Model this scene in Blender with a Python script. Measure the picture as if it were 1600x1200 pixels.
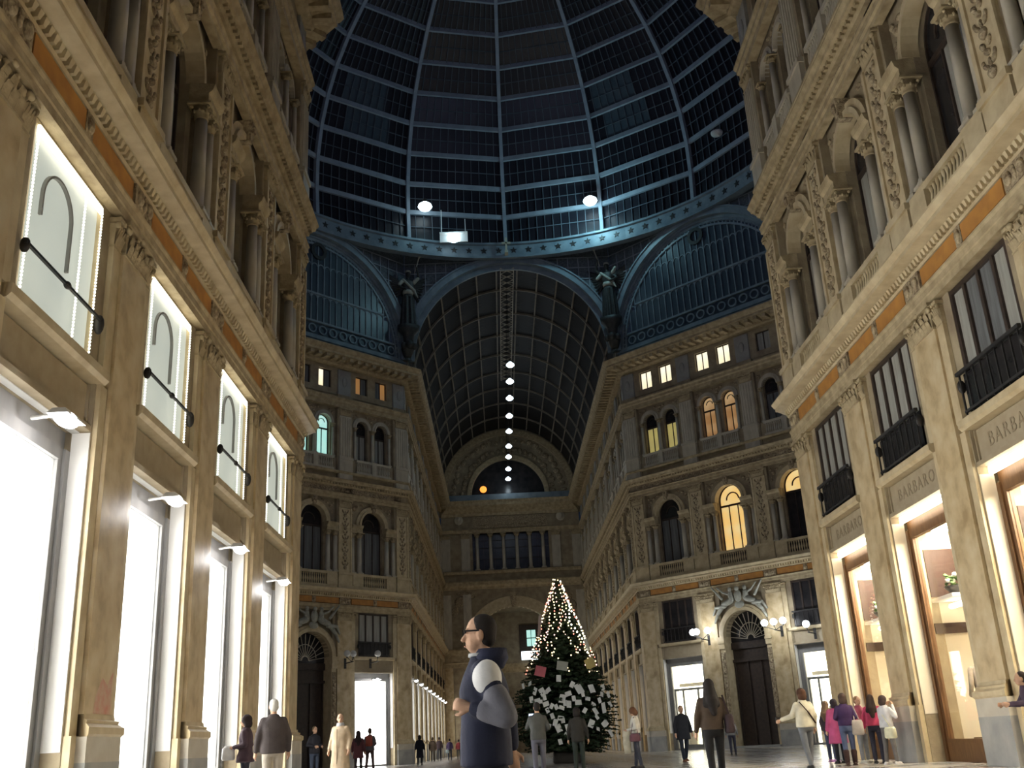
import bpy, bmesh, math, random
from mathutils import Matrix, Vector
PI = math.pi
scene = bpy.context.scene
for o in list(bpy.data.objects):
    bpy.data.objects.remove(o)
C = scene.collection

# ------------------------------------------------------------------ camera
FPX = 1579.57
cam_d = bpy.data.cameras.new('camera')
cam_d.sensor_fit = 'HORIZONTAL'
cam_d.sensor_width = 36.0
cam_d.lens = 36.0 * FPX / 1600.0
cam_d.clip_start = 0.05
cam_d.clip_end = 500
cam = bpy.data.objects.new('camera', cam_d)
C.objects.link(cam)
RV = Vector((0.99876, -0.00798, -0.04919))
UV = Vector((0.04363, -0.33677, 0.94057))
FV = Vector((0.02407, 0.94155, 0.33601))
M = Matrix.Identity(4)
for i in range(3):
    M[i][0], M[i][1], M[i][2] = RV[i], UV[i], -FV[i]
M[2][3] = 0.8
cam.matrix_world = M
scene.camera = cam

# ------------------------------------------------------------------ world, exposure
world = bpy.data.worlds.new('night_sky')
scene.world = world
world.use_nodes = True
bg = world.node_tree.nodes['Background']
bg.inputs[0].default_value = (0.20, 0.30, 0.55, 1)
bg.inputs[1].default_value = 0.03
vs = scene.view_settings
vs.view_transform = 'Standard'
vs.look = 'None'
vs.exposure = 0.0
vs.gamma = 1.0
vs.use_curve_mapping = False
scene.cycles.max_bounces = 5
scene.cycles.diffuse_bounces = 3
scene.cycles.glossy_bounces = 2
scene.cycles.transparent_max_bounces = 6
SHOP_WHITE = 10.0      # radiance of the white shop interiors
SHOP_WARM = 105.0
DOME_LAMP = 45.0
DOME_LAMP_BRIGHT = 480.0
DOME_LAMP_BEHIND = 560.0
PENDANT = 40.0

# ------------------------------------------------------------------ dimensions (metres), axis of the gallery runs along +Y
X0, HW = 1.771, 7.444
LX, RX = X0 - HW, X0 + HW
Y0, Y1, Y2 = 29.39, 66.476, 107.5
YC = (Y0 + Y1) / 2
DS = 14.8885            # length of one side of the octagon
CS = math.sqrt(0.5)
PITCH = 4.6128
ZC1, ZC2, ZC3 = 10.31, 17.17, 25.73
ZSP = 26.6              # springing of the vaults
RVA = 7.35

# ------------------------------------------------------------------ materials
MATS = {}
def newmat(name):
    m = bpy.data.materials.new(name)
    m.use_nodes = True
    MATS[name] = m
    return m, m.node_tree.nodes, m.node_tree.links
def mat(name, c1, c2=None, scale=4.0, rough=0.6, bump=0.0, bscale=None, metal=0.0, spec=0.4, detail=4.0, stretch=None, c3=None):
    m, N, Lk = newmat(name)
    b = N['Principled BSDF']
    b.inputs['Roughness'].default_value = rough
    b.inputs['Metallic'].default_value = metal
    b.inputs['Specular IOR Level'].default_value = spec
    b.inputs['Base Color'].default_value = (*c1, 1)
    if c2 is not None or bump:
        tc = N.new('ShaderNodeTexCoord')
        mp = N.new('ShaderNodeMapping')
        Lk.new(tc.outputs['Object'], mp.inputs[0])
        if stretch: mp.inputs['Scale'].default_value = stretch
    if c2 is not None:
        n = N.new('ShaderNodeTexNoise')
        n.inputs['Scale'].default_value = scale
        n.inputs['Detail'].default_value = detail
        Lk.new(mp.outputs[0], n.inputs['Vector'])
        r = N.new('ShaderNodeValToRGB')
        r.color_ramp.elements[0].color = (*c1, 1)
        r.color_ramp.elements[1].color = (*c2, 1)
        r.color_ramp.elements[0].position = 0.32
        r.color_ramp.elements[1].position = 0.68
        if c3 is not None:
            e = r.color_ramp.elements.new(0.5); e.color = (*c3, 1)
        Lk.new(n.outputs['Fac'], r.inputs[0])
        Lk.new(r.outputs[0], b.inputs['Base Color'])
    if bump:
        n2 = N.new('ShaderNodeTexNoise')
        n2.inputs['Scale'].default_value = bscale or scale * 3
        n2.inputs['Detail'].default_value = 3
        Lk.new(mp.outputs[0], n2.inputs['Vector'])
        bp = N.new('ShaderNodeBump')
        bp.inputs['Strength'].default_value = bump
        bp.inputs['Distance'].default_value = 0.05
        Lk.new(n2.outputs['Fac'], bp.inputs['Height'])
        Lk.new(bp.outputs[0], b.inputs['Normal'])
    return m
def emit(name, col, strength, c2=None, scale=1.0):
    m, N, Lk = newmat(name)
    b = N['Principled BSDF']
    b.inputs['Base Color'].default_value = (*[min(1, x) for x in col], 1)
    b.inputs['Emission Color'].default_value = (*col, 1)
    b.inputs['Emission Strength'].default_value = strength
    b.inputs['Roughness'].default_value = 0.5
    if c2 is not None:
        tc = N.new('ShaderNodeTexCoord'); n = N.new('ShaderNodeTexNoise')
        n.inputs['Scale'].default_value = scale
        Lk.new(tc.outputs['Object'], n.inputs['Vector'])
        r = N.new('ShaderNodeValToRGB')
        r.color_ramp.elements[0].color = (*col, 1); r.color_ramp.elements[1].color = (*c2, 1)
        r.color_ramp.elements[0].position = 0.35; r.color_ramp.elements[1].position = 0.65
        Lk.new(n.outputs['Fac'], r.inputs[0]); Lk.new(r.outputs[0], b.inputs['Emission Color'])
    return m
def glass(name, tint=(1, 1, 1), amount=0.1):
    m, N, Lk = newmat(name)
    N.remove(N['Principled BSDF'])
    t = N.new('ShaderNodeBsdfTransparent'); t.inputs[0].default_value = (*tint, 1)
    g = N.new('ShaderNodeBsdfGlossy'); g.inputs['Roughness'].default_value = 0.02
    mx = N.new('ShaderNodeMixShader'); mx.inputs[0].default_value = amount
    Lk.new(t.outputs[0], mx.inputs[1]); Lk.new(g.outputs[0], mx.inputs[2])
    Lk.new(mx.outputs[0], N['Material Output'].inputs[0])
    return m

mat('marble', (0.66, 0.55, 0.36), (0.38, 0.27, 0.14), 1.9, 0.42, 0.05, c3=(0.58, 0.45, 0.26), detail=5)
mat('marble_edge', (0.66, 0.555, 0.36), (0.50, 0.39, 0.23), 3.0, 0.45, 0.08, 12, detail=5)
mat('grey_stone', (0.30, 0.30, 0.29), (0.42, 0.41, 0.38), 2.2, 0.45, 0.05)
mat('pale_stone', (0.60, 0.56, 0.47), (0.50, 0.45, 0.36), 2.5, 0.5)
mat('stucco', (0.42, 0.35, 0.23), (0.27, 0.21, 0.14), 1.8, 0.8, 0.3, 9, detail=5)
mat('moulding', (0.54, 0.44, 0.27), (0.34, 0.26, 0.15), 3.5, 0.65, 0.25, 16, detail=5)
mat('relief', (0.56, 0.46, 0.30), (0.20, 0.14, 0.085), 9.0, 0.75, 0.8, 20)
mat('grey_panel', (0.36, 0.36, 0.34), (0.29, 0.28, 0.26), 2.0, 0.6, 0.08)
mat('column_stone', (0.64, 0.58, 0.46), (0.45, 0.40, 0.31), 2.5, 0.4, 0.04, stretch=(1, 1, 0.4))
mat('orange_frieze', (0.52, 0.25, 0.06), (0.40, 0.18, 0.05), 3.0, 0.6)
mat('panel_plain', (0.42, 0.35, 0.24), (0.36, 0.29, 0.19), 4.0, 0.6)
mat('letter', (0.27, 0.215, 0.14), (0.31, 0.245, 0.16), 8, 0.7)
mat('dark_frame', (0.035, 0.025, 0.02), (0.06, 0.04, 0.03), 6, 0.5)
mat('grey_frame', (0.22, 0.22, 0.22), (0.30, 0.29, 0.28), 3, 0.4, stretch=(1, 1, 0.2))
mat('brown_wood', (0.17, 0.085, 0.032), (0.10, 0.045, 0.018), 5, 0.45, stretch=(6, 6, 0.6))
mat('brown_panel', (0.032, 0.011, 0.005), (0.024, 0.008, 0.004), 3, 0.6)
mat('iron', (0.03, 0.03, 0.032), (0.05, 0.045, 0.04), 8, 0.5, metal=0.3)
mat('blue_iron', (0.36, 0.40, 0.46), (0.27, 0.31, 0.36), 1.5, 0.45, 0.05, metal=0.0)
mat('steel_band', (0.25, 0.31, 0.35), (0.16, 0.21, 0.25), 1.6, 0.42, 0.05)
mat('vault_iron', (0.30, 0.27, 0.22), (0.22, 0.19, 0.15), 2, 0.55)
mat('lattice', (0.16, 0.19, 0.21), (0.08, 0.10, 0.12), 9, 0.6, 0.5, 16)
mat('dome_bar', (0.13, 0.15, 0.18), (0.09, 0.11, 0.13), 1.5, 0.5)
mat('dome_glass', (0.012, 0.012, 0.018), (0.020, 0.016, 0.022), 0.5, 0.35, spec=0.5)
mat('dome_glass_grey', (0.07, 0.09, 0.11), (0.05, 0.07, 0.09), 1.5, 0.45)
mat('vault_glass', (0.010, 0.010, 0.012), (0.018, 0.015, 0.014), 0.5, 0.5, spec=0.12)
mat('lunette_glass', (0.05, 0.075, 0.10), (0.035, 0.05, 0.075), 0.6, 0.3)
mat('pane_dark', (0.018, 0.018, 0.020), (0.04, 0.036, 0.036), 1.5, 0.2, spec=0.25)
mat('pane_curtain', (0.40, 0.40, 0.36), (0.30, 0.29, 0.26), 1.8, 0.25, stretch=(5, 5, 0.4))
mat('pane_curtain_dim', (0.20, 0.21, 0.21), (0.13, 0.13, 0.13), 1.8, 0.25, stretch=(5, 5, 0.4))
mat('white_paint', (0.80, 0.79, 0.76), (0.74, 0.73, 0.70), 1.0, 0.6)
mat('cream_paint', (0.88, 0.81, 0.67), (0.83, 0.74, 0.58), 1.2, 0.6)
mat('bronze', (0.030, 0.030, 0.028), (0.055, 0.055, 0.05), 5, 0.45, 0.2, 20)
mat('bronze_light', (0.45, 0.45, 0.38), (0.30, 0.29, 0.24), 6, 0.5, 0.3, 18)
mat('gilt_cross', (0.62, 0.60, 0.45), (0.5, 0.48, 0.36), 4, 0.4)
mat('red_paint', (0.58, 0.27, 0.20), (0.58, 0.44, 0.32), 6, 0.7)
glass('shop_glass', (0.97, 0.98, 0.98), 0.06)
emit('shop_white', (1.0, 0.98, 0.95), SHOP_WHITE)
emit('lintel_lamp', (1.0, 0.90, 0.70), 9.0)
emit('shop_white_far', (1.0, 0.97, 0.92), 5.2)
emit('shop_warm_lamp', (1.0, 0.88, 0.68), SHOP_WARM)
emit('shop_dim', (1.0, 0.82, 0.56), 1.3, (0.9, 0.62, 0.35), 0.8)
emit('shop_cream', (1.0, 0.95, 0.82), 4.5, (0.9, 0.85, 0.62), 0.7)
emit('mezz_white', (0.66, 0.70, 0.60), 0.72, (0.55, 0.60, 0.53), 0.6)
MATS['mezz_white'].node_tree.nodes['Principled BSDF'].inputs['Base Color'].default_value = (.2, .2, .18, 1)
emit('led', (1.0, 0.97, 0.82), 3.2)
emit('flood', (1.0, 0.98, 1.0), 14.0)
emit('lamp_blue', (0.72, 0.92, 1.0), 4.0)
emit('lamp_white', (0.78, 0.93, 1.0), 3.0)
emit('globe_lit', (0.92, 0.97, 1.0), 6.0)
emit('win_cyan', (0.50, 0.95, 0.85), 0.75, (0.62, 1.0, 0.92), 0.8)
emit('win_white', (1.0, 0.96, 0.80), 1.1, (0.95, 0.80, 0.50), 0.9)
emit('win_orange', (1.0, 0.62, 0.20), 0.75, (0.95, 0.75, 0.35), 1.1)
emit('win_brown', (0.55, 0.27, 0.10), 0.40, (0.9, 0.62, 0.32), 0.8)
emit('win_yellow', (0.72, 0.60, 0.20), 0.42, (0.5, 0.42, 0.18), 0.8)
emit('win_amber', (0.9, 0.45, 0.15), 0.22, (0.35, 0.2, 0.1), 1.0)
emit('sign_light', (0.85, 0.95, 1.0), 3.5)
emit('orange_lamp', (1.0, 0.33, 0.05), 1.6)
emit('bulb_warm', (1.0, 0.78, 0.42), 4.5)
emit('bulb_white', (1.0, 0.94, 0.75), 6.0)
emit('bulb_red', (1.0, 0.28, 0.20), 3.0)
emit('bulb_pink', (1.0, 0.60, 0.55), 3.5)
emit('screen', (0.55, 0.70, 1.0), 2.0)

for n_ in ('led', 'bulb_warm', 'bulb_white', 'bulb_red', 'bulb_pink', 'lamp_blue', 'lamp_white', 'globe_lit', 'screen', 'orange_lamp', 'win_amber', 'win_yellow', 'win_brown'):
    MATS[n_].cycles.emission_sampling = 'NONE'
# marble floor: pale and grey lozenges with polished shine
m, N, Lk = newmat('floor_marble')
b = N['Principled BSDF']; b.inputs['Roughness'].default_value = 0.22
tc = N.new('ShaderNodeTexCoord'); mp = N.new('ShaderNodeMapping'); mp.inputs['Rotation'].default_value = (0, 0, PI / 4)
Lk.new(tc.outputs['Object'], mp.inputs[0])
ck = N.new('ShaderNodeTexChecker'); ck.inputs['Scale'].default_value = 0.7
ck.inputs['Color1'].default_value = (0.66, 0.62, 0.56, 1); ck.inputs['Color2'].default_value = (0.42, 0.42, 0.42, 1)
Lk.new(mp.outputs[0], ck.inputs['Vector'])
ns = N.new('ShaderNodeTexNoise'); ns.inputs['Scale'].default_value = 1.3; ns.inputs['Detail'].default_value = 5
Lk.new(tc.outputs['Object'], ns.inputs['Vector'])
mx = N.new('ShaderNodeMixRGB'); mx.blend_type = 'MULTIPLY'; mx.inputs[0].default_value = 0.5
Lk.new(ck.outputs[0], mx.inputs[1]); Lk.new(ns.outputs['Fac'], mx.inputs[2]); Lk.new(mx.outputs[0], b.inputs['Base Color'])

def fabric(name, col, var=0.75):
    if name in MATS: return name
    mat(name, col, tuple(c * var for c in col), 6.0, 0.85, 0.1, 60)
    return name

# ------------------------------------------------------------------ mesh builder
class MB:
    def __init__(s): s.v = []; s.f = []; s.sm = []
    def add(s, vs, fs, smooth=False):
        o = len(s.v); s.v += [tuple(p) for p in vs]
        s.f += [tuple(i + o for i in f) for f in fs]; s.sm += [smooth] * len(fs)
        return s
    def box(s, x0, x1, y0, y1, z0, z1):
        return s.add([(x0, y0, z0), (x1, y0, z0), (x1, y1, z0), (x0, y1, z0), (x0, y0, z1), (x1, y0, z1), (x1, y1, z1), (x0, y1, z1)],
              [(0, 3, 2, 1), (4, 5, 6, 7), (0, 1, 5, 4), (1, 2, 6, 5), (2, 3, 7, 6), (3, 0, 4, 7)])
    def frustum(s, x0, x1, y0, y1, z0, X0_, X1_, Y0_, Y1_, z1):
        return s.add([(x0, y0, z0), (x1, y0, z0), (x1, y1, z0), (x0, y1, z0), (X0_, Y0_, z1), (X1_, Y0_, z1), (X1_, Y1_, z1), (X0_, Y1_, z1)],
              [(0, 3, 2, 1), (4, 5, 6, 7), (0, 1, 5, 4), (1, 2, 6, 5), (2, 3, 7, 6), (3, 0, 4, 7)])
    def sweep(s, prof, u0, u1, k0=0.0, k1=0.0):
        # prof: [(n, z)] closed polygon, n = projection out of the wall (local -y); ends mitred by k * n
        n = len(prof)
        a = [(u0 - k0 * p[0], -p[0], p[1]) for p in prof]; b = [(u1 + k1 * p[0], -p[0], p[1]) for p in prof]
        fs = [(i, (i + 1) % n, n + (i + 1) % n, n + i) for i in range(n)]
        fs += [tuple(range(n - 1, -1, -1)), tuple(range(n, 2 * n))]
        return s.add(a + b, fs)
    def lathe(s, prof, cx=0, cy=0, seg=12, smooth=True, sx=1, sy=1):
        vs = []; fs = []; n = len(prof)
        for r, z in prof:
            for k in range(seg):
                a = 2 * PI * k / seg; vs.append((cx + sx * r * math.cos(a), cy + sy * r * math.sin(a), z))
        for i in range(n - 1):
            for k in range(seg):
                k2 = (k + 1) % seg; fs.append((i * seg + k, i * seg + k2, (i + 1) * seg + k2, (i + 1) * seg + k))
        s.add(vs, fs, smooth)
        o = len(s.v) - len(vs)
        s.f += [tuple(o + k for k in range(seg - 1, -1, -1)), tuple(o + (n - 1) * seg + k for k in range(seg))]; s.sm += [False, False]
        return s
    def arch(s, cu, cz, r0, r1, y0, y1, a0=0.0, a1=PI, seg=16):
        vs = []; fs = []
        for i in range(seg + 1):
            a = a0 + (a1 - a0) * i / seg; c, t = math.cos(a), math.sin(a)
            vs += [(cu + r0 * c, y0, cz + r0 * t), (cu + r1 * c, y0, cz + r1 * t), (cu + r1 * c, y1, cz + r1 * t), (cu + r0 * c, y1, cz + r0 * t)]
        for i in range(seg):
            p = 4 * i; q = p + 4
            for j in range(4):
                j2 = (j + 1) % 4; fs.append((p + j, p + j2, q + j2, q + j))
        fs += [(0, 1, 2, 3), tuple(4 * seg + j for j in (3, 2, 1, 0))]
        return s.add(vs, fs)
    def spandrel(s, u0, u1, zs, z1, cu, r, y0, y1, seg=16):
        # rectangle u0..u1, zs..z1 with a semicircular bite of radius r
        vs = []; fs = []
        for i in range(seg + 1):
            a = PI - PI * i / seg; x = cu + r * math.cos(a); z = zs + r * math.sin(a)
            vs += [(x, y0, z), (x, y0, z1), (x, y1, z), (x, y1, z1)]
        for i in range(seg):
            p = 4 * i; q = p + 4
            fs += [(p, q, q + 1, p + 1), (p, p + 2, q + 2, q), (p + 2, p + 3, q + 3, q + 2), (p + 1, q + 1, q + 3, p + 3)]
        s.add(vs, fs)
        if cu - r - u0 > 1e-4: s.box(u0, cu - r, y0, y1, zs, z1)
        if u1 - cu - r > 1e-4: s.box(cu + r, u1, y0, y1, zs, z1)
        return s
    def fan(s, cu, cz, r, y0, y1, seg=14):
        # solid half disc
        vs = [(cu + r * math.cos(PI * i / seg), y, cz + r * math.sin(PI * i / seg)) for y in (y0, y1) for i in range(seg + 1)]
        n = seg + 1
        fs = [tuple(range(n)), tuple(range(2 * n - 1, n - 1, -1))] + [(i, n + i, n + i + 1, i + 1) for i in range(seg)] + [(0, seg, n + seg, n)]
        return s.add(vs, fs)
    def bar(s, p, q, w, h=None):
        h = h or w; p = Vector(p); q = Vector(q); d = (q - p).normalized()
        up = Vector((0, 0, 1)) if abs(d.z) < 0.95 else Vector((0, 1, 0))
        a = d.cross(up).normalized(); b_ = a.cross(d).normalized()
        vs = [e + a * sx * w / 2 + b_ * sz * h / 2 for e in (p, q) for sx, sz in ((-1, -1), (1, -1), (1, 1), (-1, 1))]
        return s.add(vs, [(0, 3, 2, 1), (4, 5, 6, 7), (0, 1, 5, 4), (1, 2, 6, 5), (2, 3, 7, 6), (3, 0, 4, 7)])
    def ell(s, c, r, seg=12, rings=8, rot=None):
        vs = []; fs = []
        R_ = rot or Matrix.Identity(3); c = Vector(c)
        for i in range(1, rings):
            t = PI * i / rings
            for k in range(seg):
                a = 2 * PI * k / seg
                vs.append(c + R_ @ Vector((r[0] * math.sin(t) * math.cos(a), r[1] * math.sin(t) * math.sin(a), r[2] * math.cos(t))))
        T = len(vs); vs += [c + R_ @ Vector((0, 0, r[2])), c - R_ @ Vector((0, 0, r[2]))]
        for i in range(rings - 2):
            for k in range(seg):
                k2 = (k + 1) % seg; fs.append((i * seg + k, (i + 1) * seg + k, (i + 1) * seg + k2, i * seg + k2))
        for k in range(seg):
            k2 = (k + 1) % seg; fs += [(T, k, k2), (T + 1, (rings - 2) * seg + k2, (rings - 2) * seg + k)]
        return s.add(vs, fs, True)
    def cap(s, p, q, r0, r1, seg=10):
        # closed tapered limb with rounded ends
        p = Vector(p); q = Vector(q); d = q - p; L_ = d.length
        d = d / L_ if L_ > 1e-6 else Vector((0, 0, 1))
        up = Vector((0, 0, 1)) if abs(d.z) < 0.9 else Vector((0, 1, 0))
        a = d.cross(up).normalized(); b_ = d.cross(a).normalized()
        st = [(p, -0.95, r0, 0.3), (p, -0.6, r0, 0.8), (p, 0, r0, 1), (q, 0, r1, 1), (q, 0.6, r1, 0.8), (q, 0.95, r1, 0.3)]
        vs = []; fs = []
        for c, t, r, k in st:
            for j in range(seg):
                g = 2 * PI * j / seg; vs.append(c + d * t * r + (a * math.cos(g) + b_ * math.sin(g)) * r * k)
        n = len(st)
        for i in range(n - 1):
            for j in range(seg):
                j2 = (j + 1) % seg; fs.append((i * seg + j, i * seg + j2, (i + 1) * seg + j2, (i + 1) * seg + j))
        fs += [tuple(range(seg - 1, -1, -1)), tuple((n - 1) * seg + j for j in range(seg))]
        return s.add(vs, fs, True)
    def loft(s, rings, seg=16, power=2.4):
        # rings: (z, rx, ry, cx, cy) closed body of rounded sections
        vs = []; fs = []
        for z, rx, ry, cx, cy in rings:
            for k in range(seg):
                a = 2 * PI * k / seg; c, t = math.cos(a), math.sin(a)
                e = 2 / power
                vs.append((cx + rx * math.copysign(abs(c) ** e, c), cy + ry * math.copysign(abs(t) ** e, t), z))
        n = len(rings)
        for i in range(n - 1):
            for k in range(seg):
                k2 = (k + 1) % seg; fs.append((i * seg + k, i * seg + k2, (i + 1) * seg + k2, (i + 1) * seg + k))
        fs += [tuple(range(seg - 1, -1, -1)), tuple((n - 1) * seg + k for k in range(seg))]
        return s.add(vs, fs, True)
    def mesh(s, name, material):
        me = bpy.data.meshes.new(name)
        me.from_pydata(s.v, [], s.f)
        me.polygons.foreach_set('use_smooth', s.sm)
        me.materials.append(MATS[material])
        me.update()
        return me

CACHE = {}
def cached(key, name, material, fn):
    if key not in CACHE:
        b = MB(); fn(b); CACHE[key] = b.mesh(name, material)
    return CACHE[key]
def link(name, me, parent=None, loc=(0, 0, 0), rot=None, kind=None, scale=None):
    o = bpy.data.objects.new(name, me)
    C.objects.link(o)
    if parent: o.parent = parent
    o.location = loc
    if rot: o.rotation_euler = rot
    if scale: o.scale = scale
    if kind: o['kind'] = kind
    return o
def inst(key, name, material, fn, parent=None, loc=(0, 0, 0), rot=None, kind=None, scale=None):
    return link(name, cached(key, name, material, fn), parent, loc, rot, kind, scale)
def tag(o, label, cat, group=None):
    o['label'] = label; o['category'] = cat
    if group: o['group'] = group
    return o
def struct(o, label, cat='building'):
    o['kind'] = 'structure'; o['label'] = label; o['category'] = cat
    return o
def point_light(name, loc, power, col, radius, parent):
    l = bpy.data.lights.new(name, 'POINT'); l.energy = power; l.color = col; l.shadow_soft_size = radius
    o = bpy.data.objects.new(name, l); C.objects.link(o); o.location = loc
    if parent: o.parent = parent
    return o

# ------------------------------------------------------------------ architectural pieces
def capital_fn(w, h, d):
    # flat corinthian pilaster capital: bell, two rows of leaves, volutes, abacus; stands on z=0, front at y=0
    def fn(b):
        b.frustum(-w * .46, w * .46, 0.0, d, 0, -w * .5, w * .5, -0.02, d, h * .82)
        b.box(-w * .50, w * .50, -0.02, d, 0, h * .07)
        b.box(-w * .58, w * .58, -0.10, d, h * .86, h)
        for row, (n, z0, hh) in enumerate(((5, .07, .36), (4, .30, .40))):
            for i in range(n):
                x = w * (-.42 + .84 * (i + .5) / n); ww = w * .075
                zb = h * z0; zt = zb + h * hh
                b.add([(x - ww, -.005, zb), (x + ww, -.005, zb), (x - ww * 1.1, -.035, (zb + zt) / 2), (x + ww * 1.1, -.035, (zb + zt) / 2),
                       (x - ww * .8, -.075, zt), (x + ww * .8, -.075, zt), (x, -.105, zt - h * .09)],
                      [(0, 1, 3, 2), (2, 3, 5, 4), (4, 5, 6)])
        for sx in (-1, 1):
            b.ell((sx * w * .50, -.055, h * .74), (w * .085, .05, h * .12), 8, 6)
            b.ell((sx * w * .14, -.055, h * .76), (w * .05, .035, h * .08), 6, 5)
        b.ell((0, -.09, h * .90), (w * .07, .04, h * .09), 8, 5)
    return fn
def relief_fn(w, h):
    # candelabrum of urns, leaves and rosettes in low relief, centred on u=0, z 0..h, front at y=0
    def fn(b):
        rnd = random.Random(4)
        z = h * .02; i = 0
        while z < h * .96:
            k = i % 4
            if k == 0: b.ell((0, 0, z + .12), (w * .17, .07, .12), 8, 6); z += .22
            elif k == 1:
                for sx in (-1, 1):
                    b.ell((sx * w * .20, 0, z + .10), (w * .14, .05, .05), 6, 5, Matrix.Rotation(sx * -.7, 3, 'Y'))
                    b.ell((sx * w * .28, 0, z + .2), (w * .05, .04, .07), 6, 5)
                b.ell((0, 0, z + .1), (w * .05, .04, .12), 6, 5); z += .25
            elif k == 2: b.ell((0, 0, z + .07), (w * .10, .08, .07), 8, 6); z += .15
            else:
                for sx in (-1, 1):
                    b.ell((sx * w * .15, 0, z + .1), (w * .09, .06, .10), 6, 5, Matrix.Rotation(sx * .5, 3, 'Y'))
                z += .2
            i += 1
    return fn
def column_fn(r, h):
    def fn(b):
        b.box(-r * 1.45, r * 1.45, -r * 1.45, r * 1.45, 0, .07)
        b.lathe([(r * 1.35, .07), (r * 1.4, .11), (r * 1.1, .15), (r * 1.2, .19), (r, .22), (r * 1.0, h * .4), (r * .86, h)], 0, 0, 12)
    return fn
def roundcap_fn(r, h):
    def fn(b):
        b.lathe([(r * .9, 0), (r * 1.02, .03), (r * .95, .05), (r * 1.15, h * .45), (r * 1.3, h * .5), (r * 1.1, h * .52), (r * 1.5, h * .8)], 0, 0, 12)
        for i in range(8):
            a = 2 * PI * i / 8
            b.ell((math.cos(a) * r * 1.2, math.sin(a) * r * 1.2, h * .5), (r * .22, r * .22, h * .16), 6, 5)
        for sx in (-1, 1):
            for sy in (-1, 1): b.ell((sx * r * 1.15, sy * r * 1.15, h * .74), (r * .3, r * .3, h * .13), 6, 5)
        b.box(-r * 1.7, r * 1.7, -r * 1.7, r * 1.7, h * .86, h)
    return fn
def baluster_run(b, u0, u1, y, z0, z1, step):
    n = max(2, int(round((u1 - u0) / step)))
    for i in range(n):
        u = u0 + (u1 - u0) * (i + .5) / n; h = z1 - z0
        b.lathe([(.05, z0), (.05, z0 + h * .1), (.035, z0 + h * .15), (.065, z0 + h * .4), (.03, z0 + h * .75), (.05, z0 + h * .9), (.05, z1)], u, y, 6)

def shop_white_interior(W, cu, sw, back='shop_white'):
    # glazed, brilliantly lit shop: frame > panes, glowing back panel
    hw = sw / 2
    def fr(b):
        for sx in (-1, 1):
            b.box(min(sx * hw, sx * (hw - .16)), max(sx * hw, sx * (hw - .16)), .40, .52, 0, 5.1)
            b.box(min(sx * (hw - .16), sx * (hw - .30)), max(sx * (hw - .16), sx * (hw - .30)), .44, .56, 0, 5.1)
        b.box(-hw + .30, hw - .30, .42, .56, 4.92, 5.1); b.box(-hw + .30, hw - .30, .44, .56, 0, .10); b.box(-hw, hw, .50, .60, 5.1, 5.45)
    f = inst(('shopframe', sw), 'shop_window', 'grey_frame', fr, W, (cu, 0, 0))
    inst(('shoppane', sw), 'pane', 'shop_glass', lambda b: b.box(-hw + .30, hw - .30, .48, .50, .10, 4.92), f)
    def room(b):
        b.box(-hw - .15, -hw - .02, .56, 1.7, 0, 5.2); b.box(hw + .02, hw + .15, .56, 1.7, 0, 5.2)
        b.box(-hw - .02, hw + .02, .56, 1.7, 5.1, 5.2); b.box(-hw, hw, .56, 1.7, -.02, .06)
    inst(('shoproom', sw), 'shop_recess', 'white_paint', room, f)
    def lining(b):
        for sx in (-1, 1): b.box(min(sx * hw, sx * (hw - .012)), max(sx * hw, sx * (hw - .012)), .14, .40, 1.0, 5.38)
        b.box(-hw, hw, .30, .42, 5.385, 5.398)
    inst(('shoplin', sw), 'reveal_lining', 'white_paint', lining, f)  # added white lining: lamp glare on the stone reveal put into colour
    inst(('shopback', sw, back), 'lit_back_wall', back, lambda b: b.box(-hw, hw, 1.5, 1.58, .06, 5.1), f)  # back wall emits, an added glow in place of the shop's lamps
    return f
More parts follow.
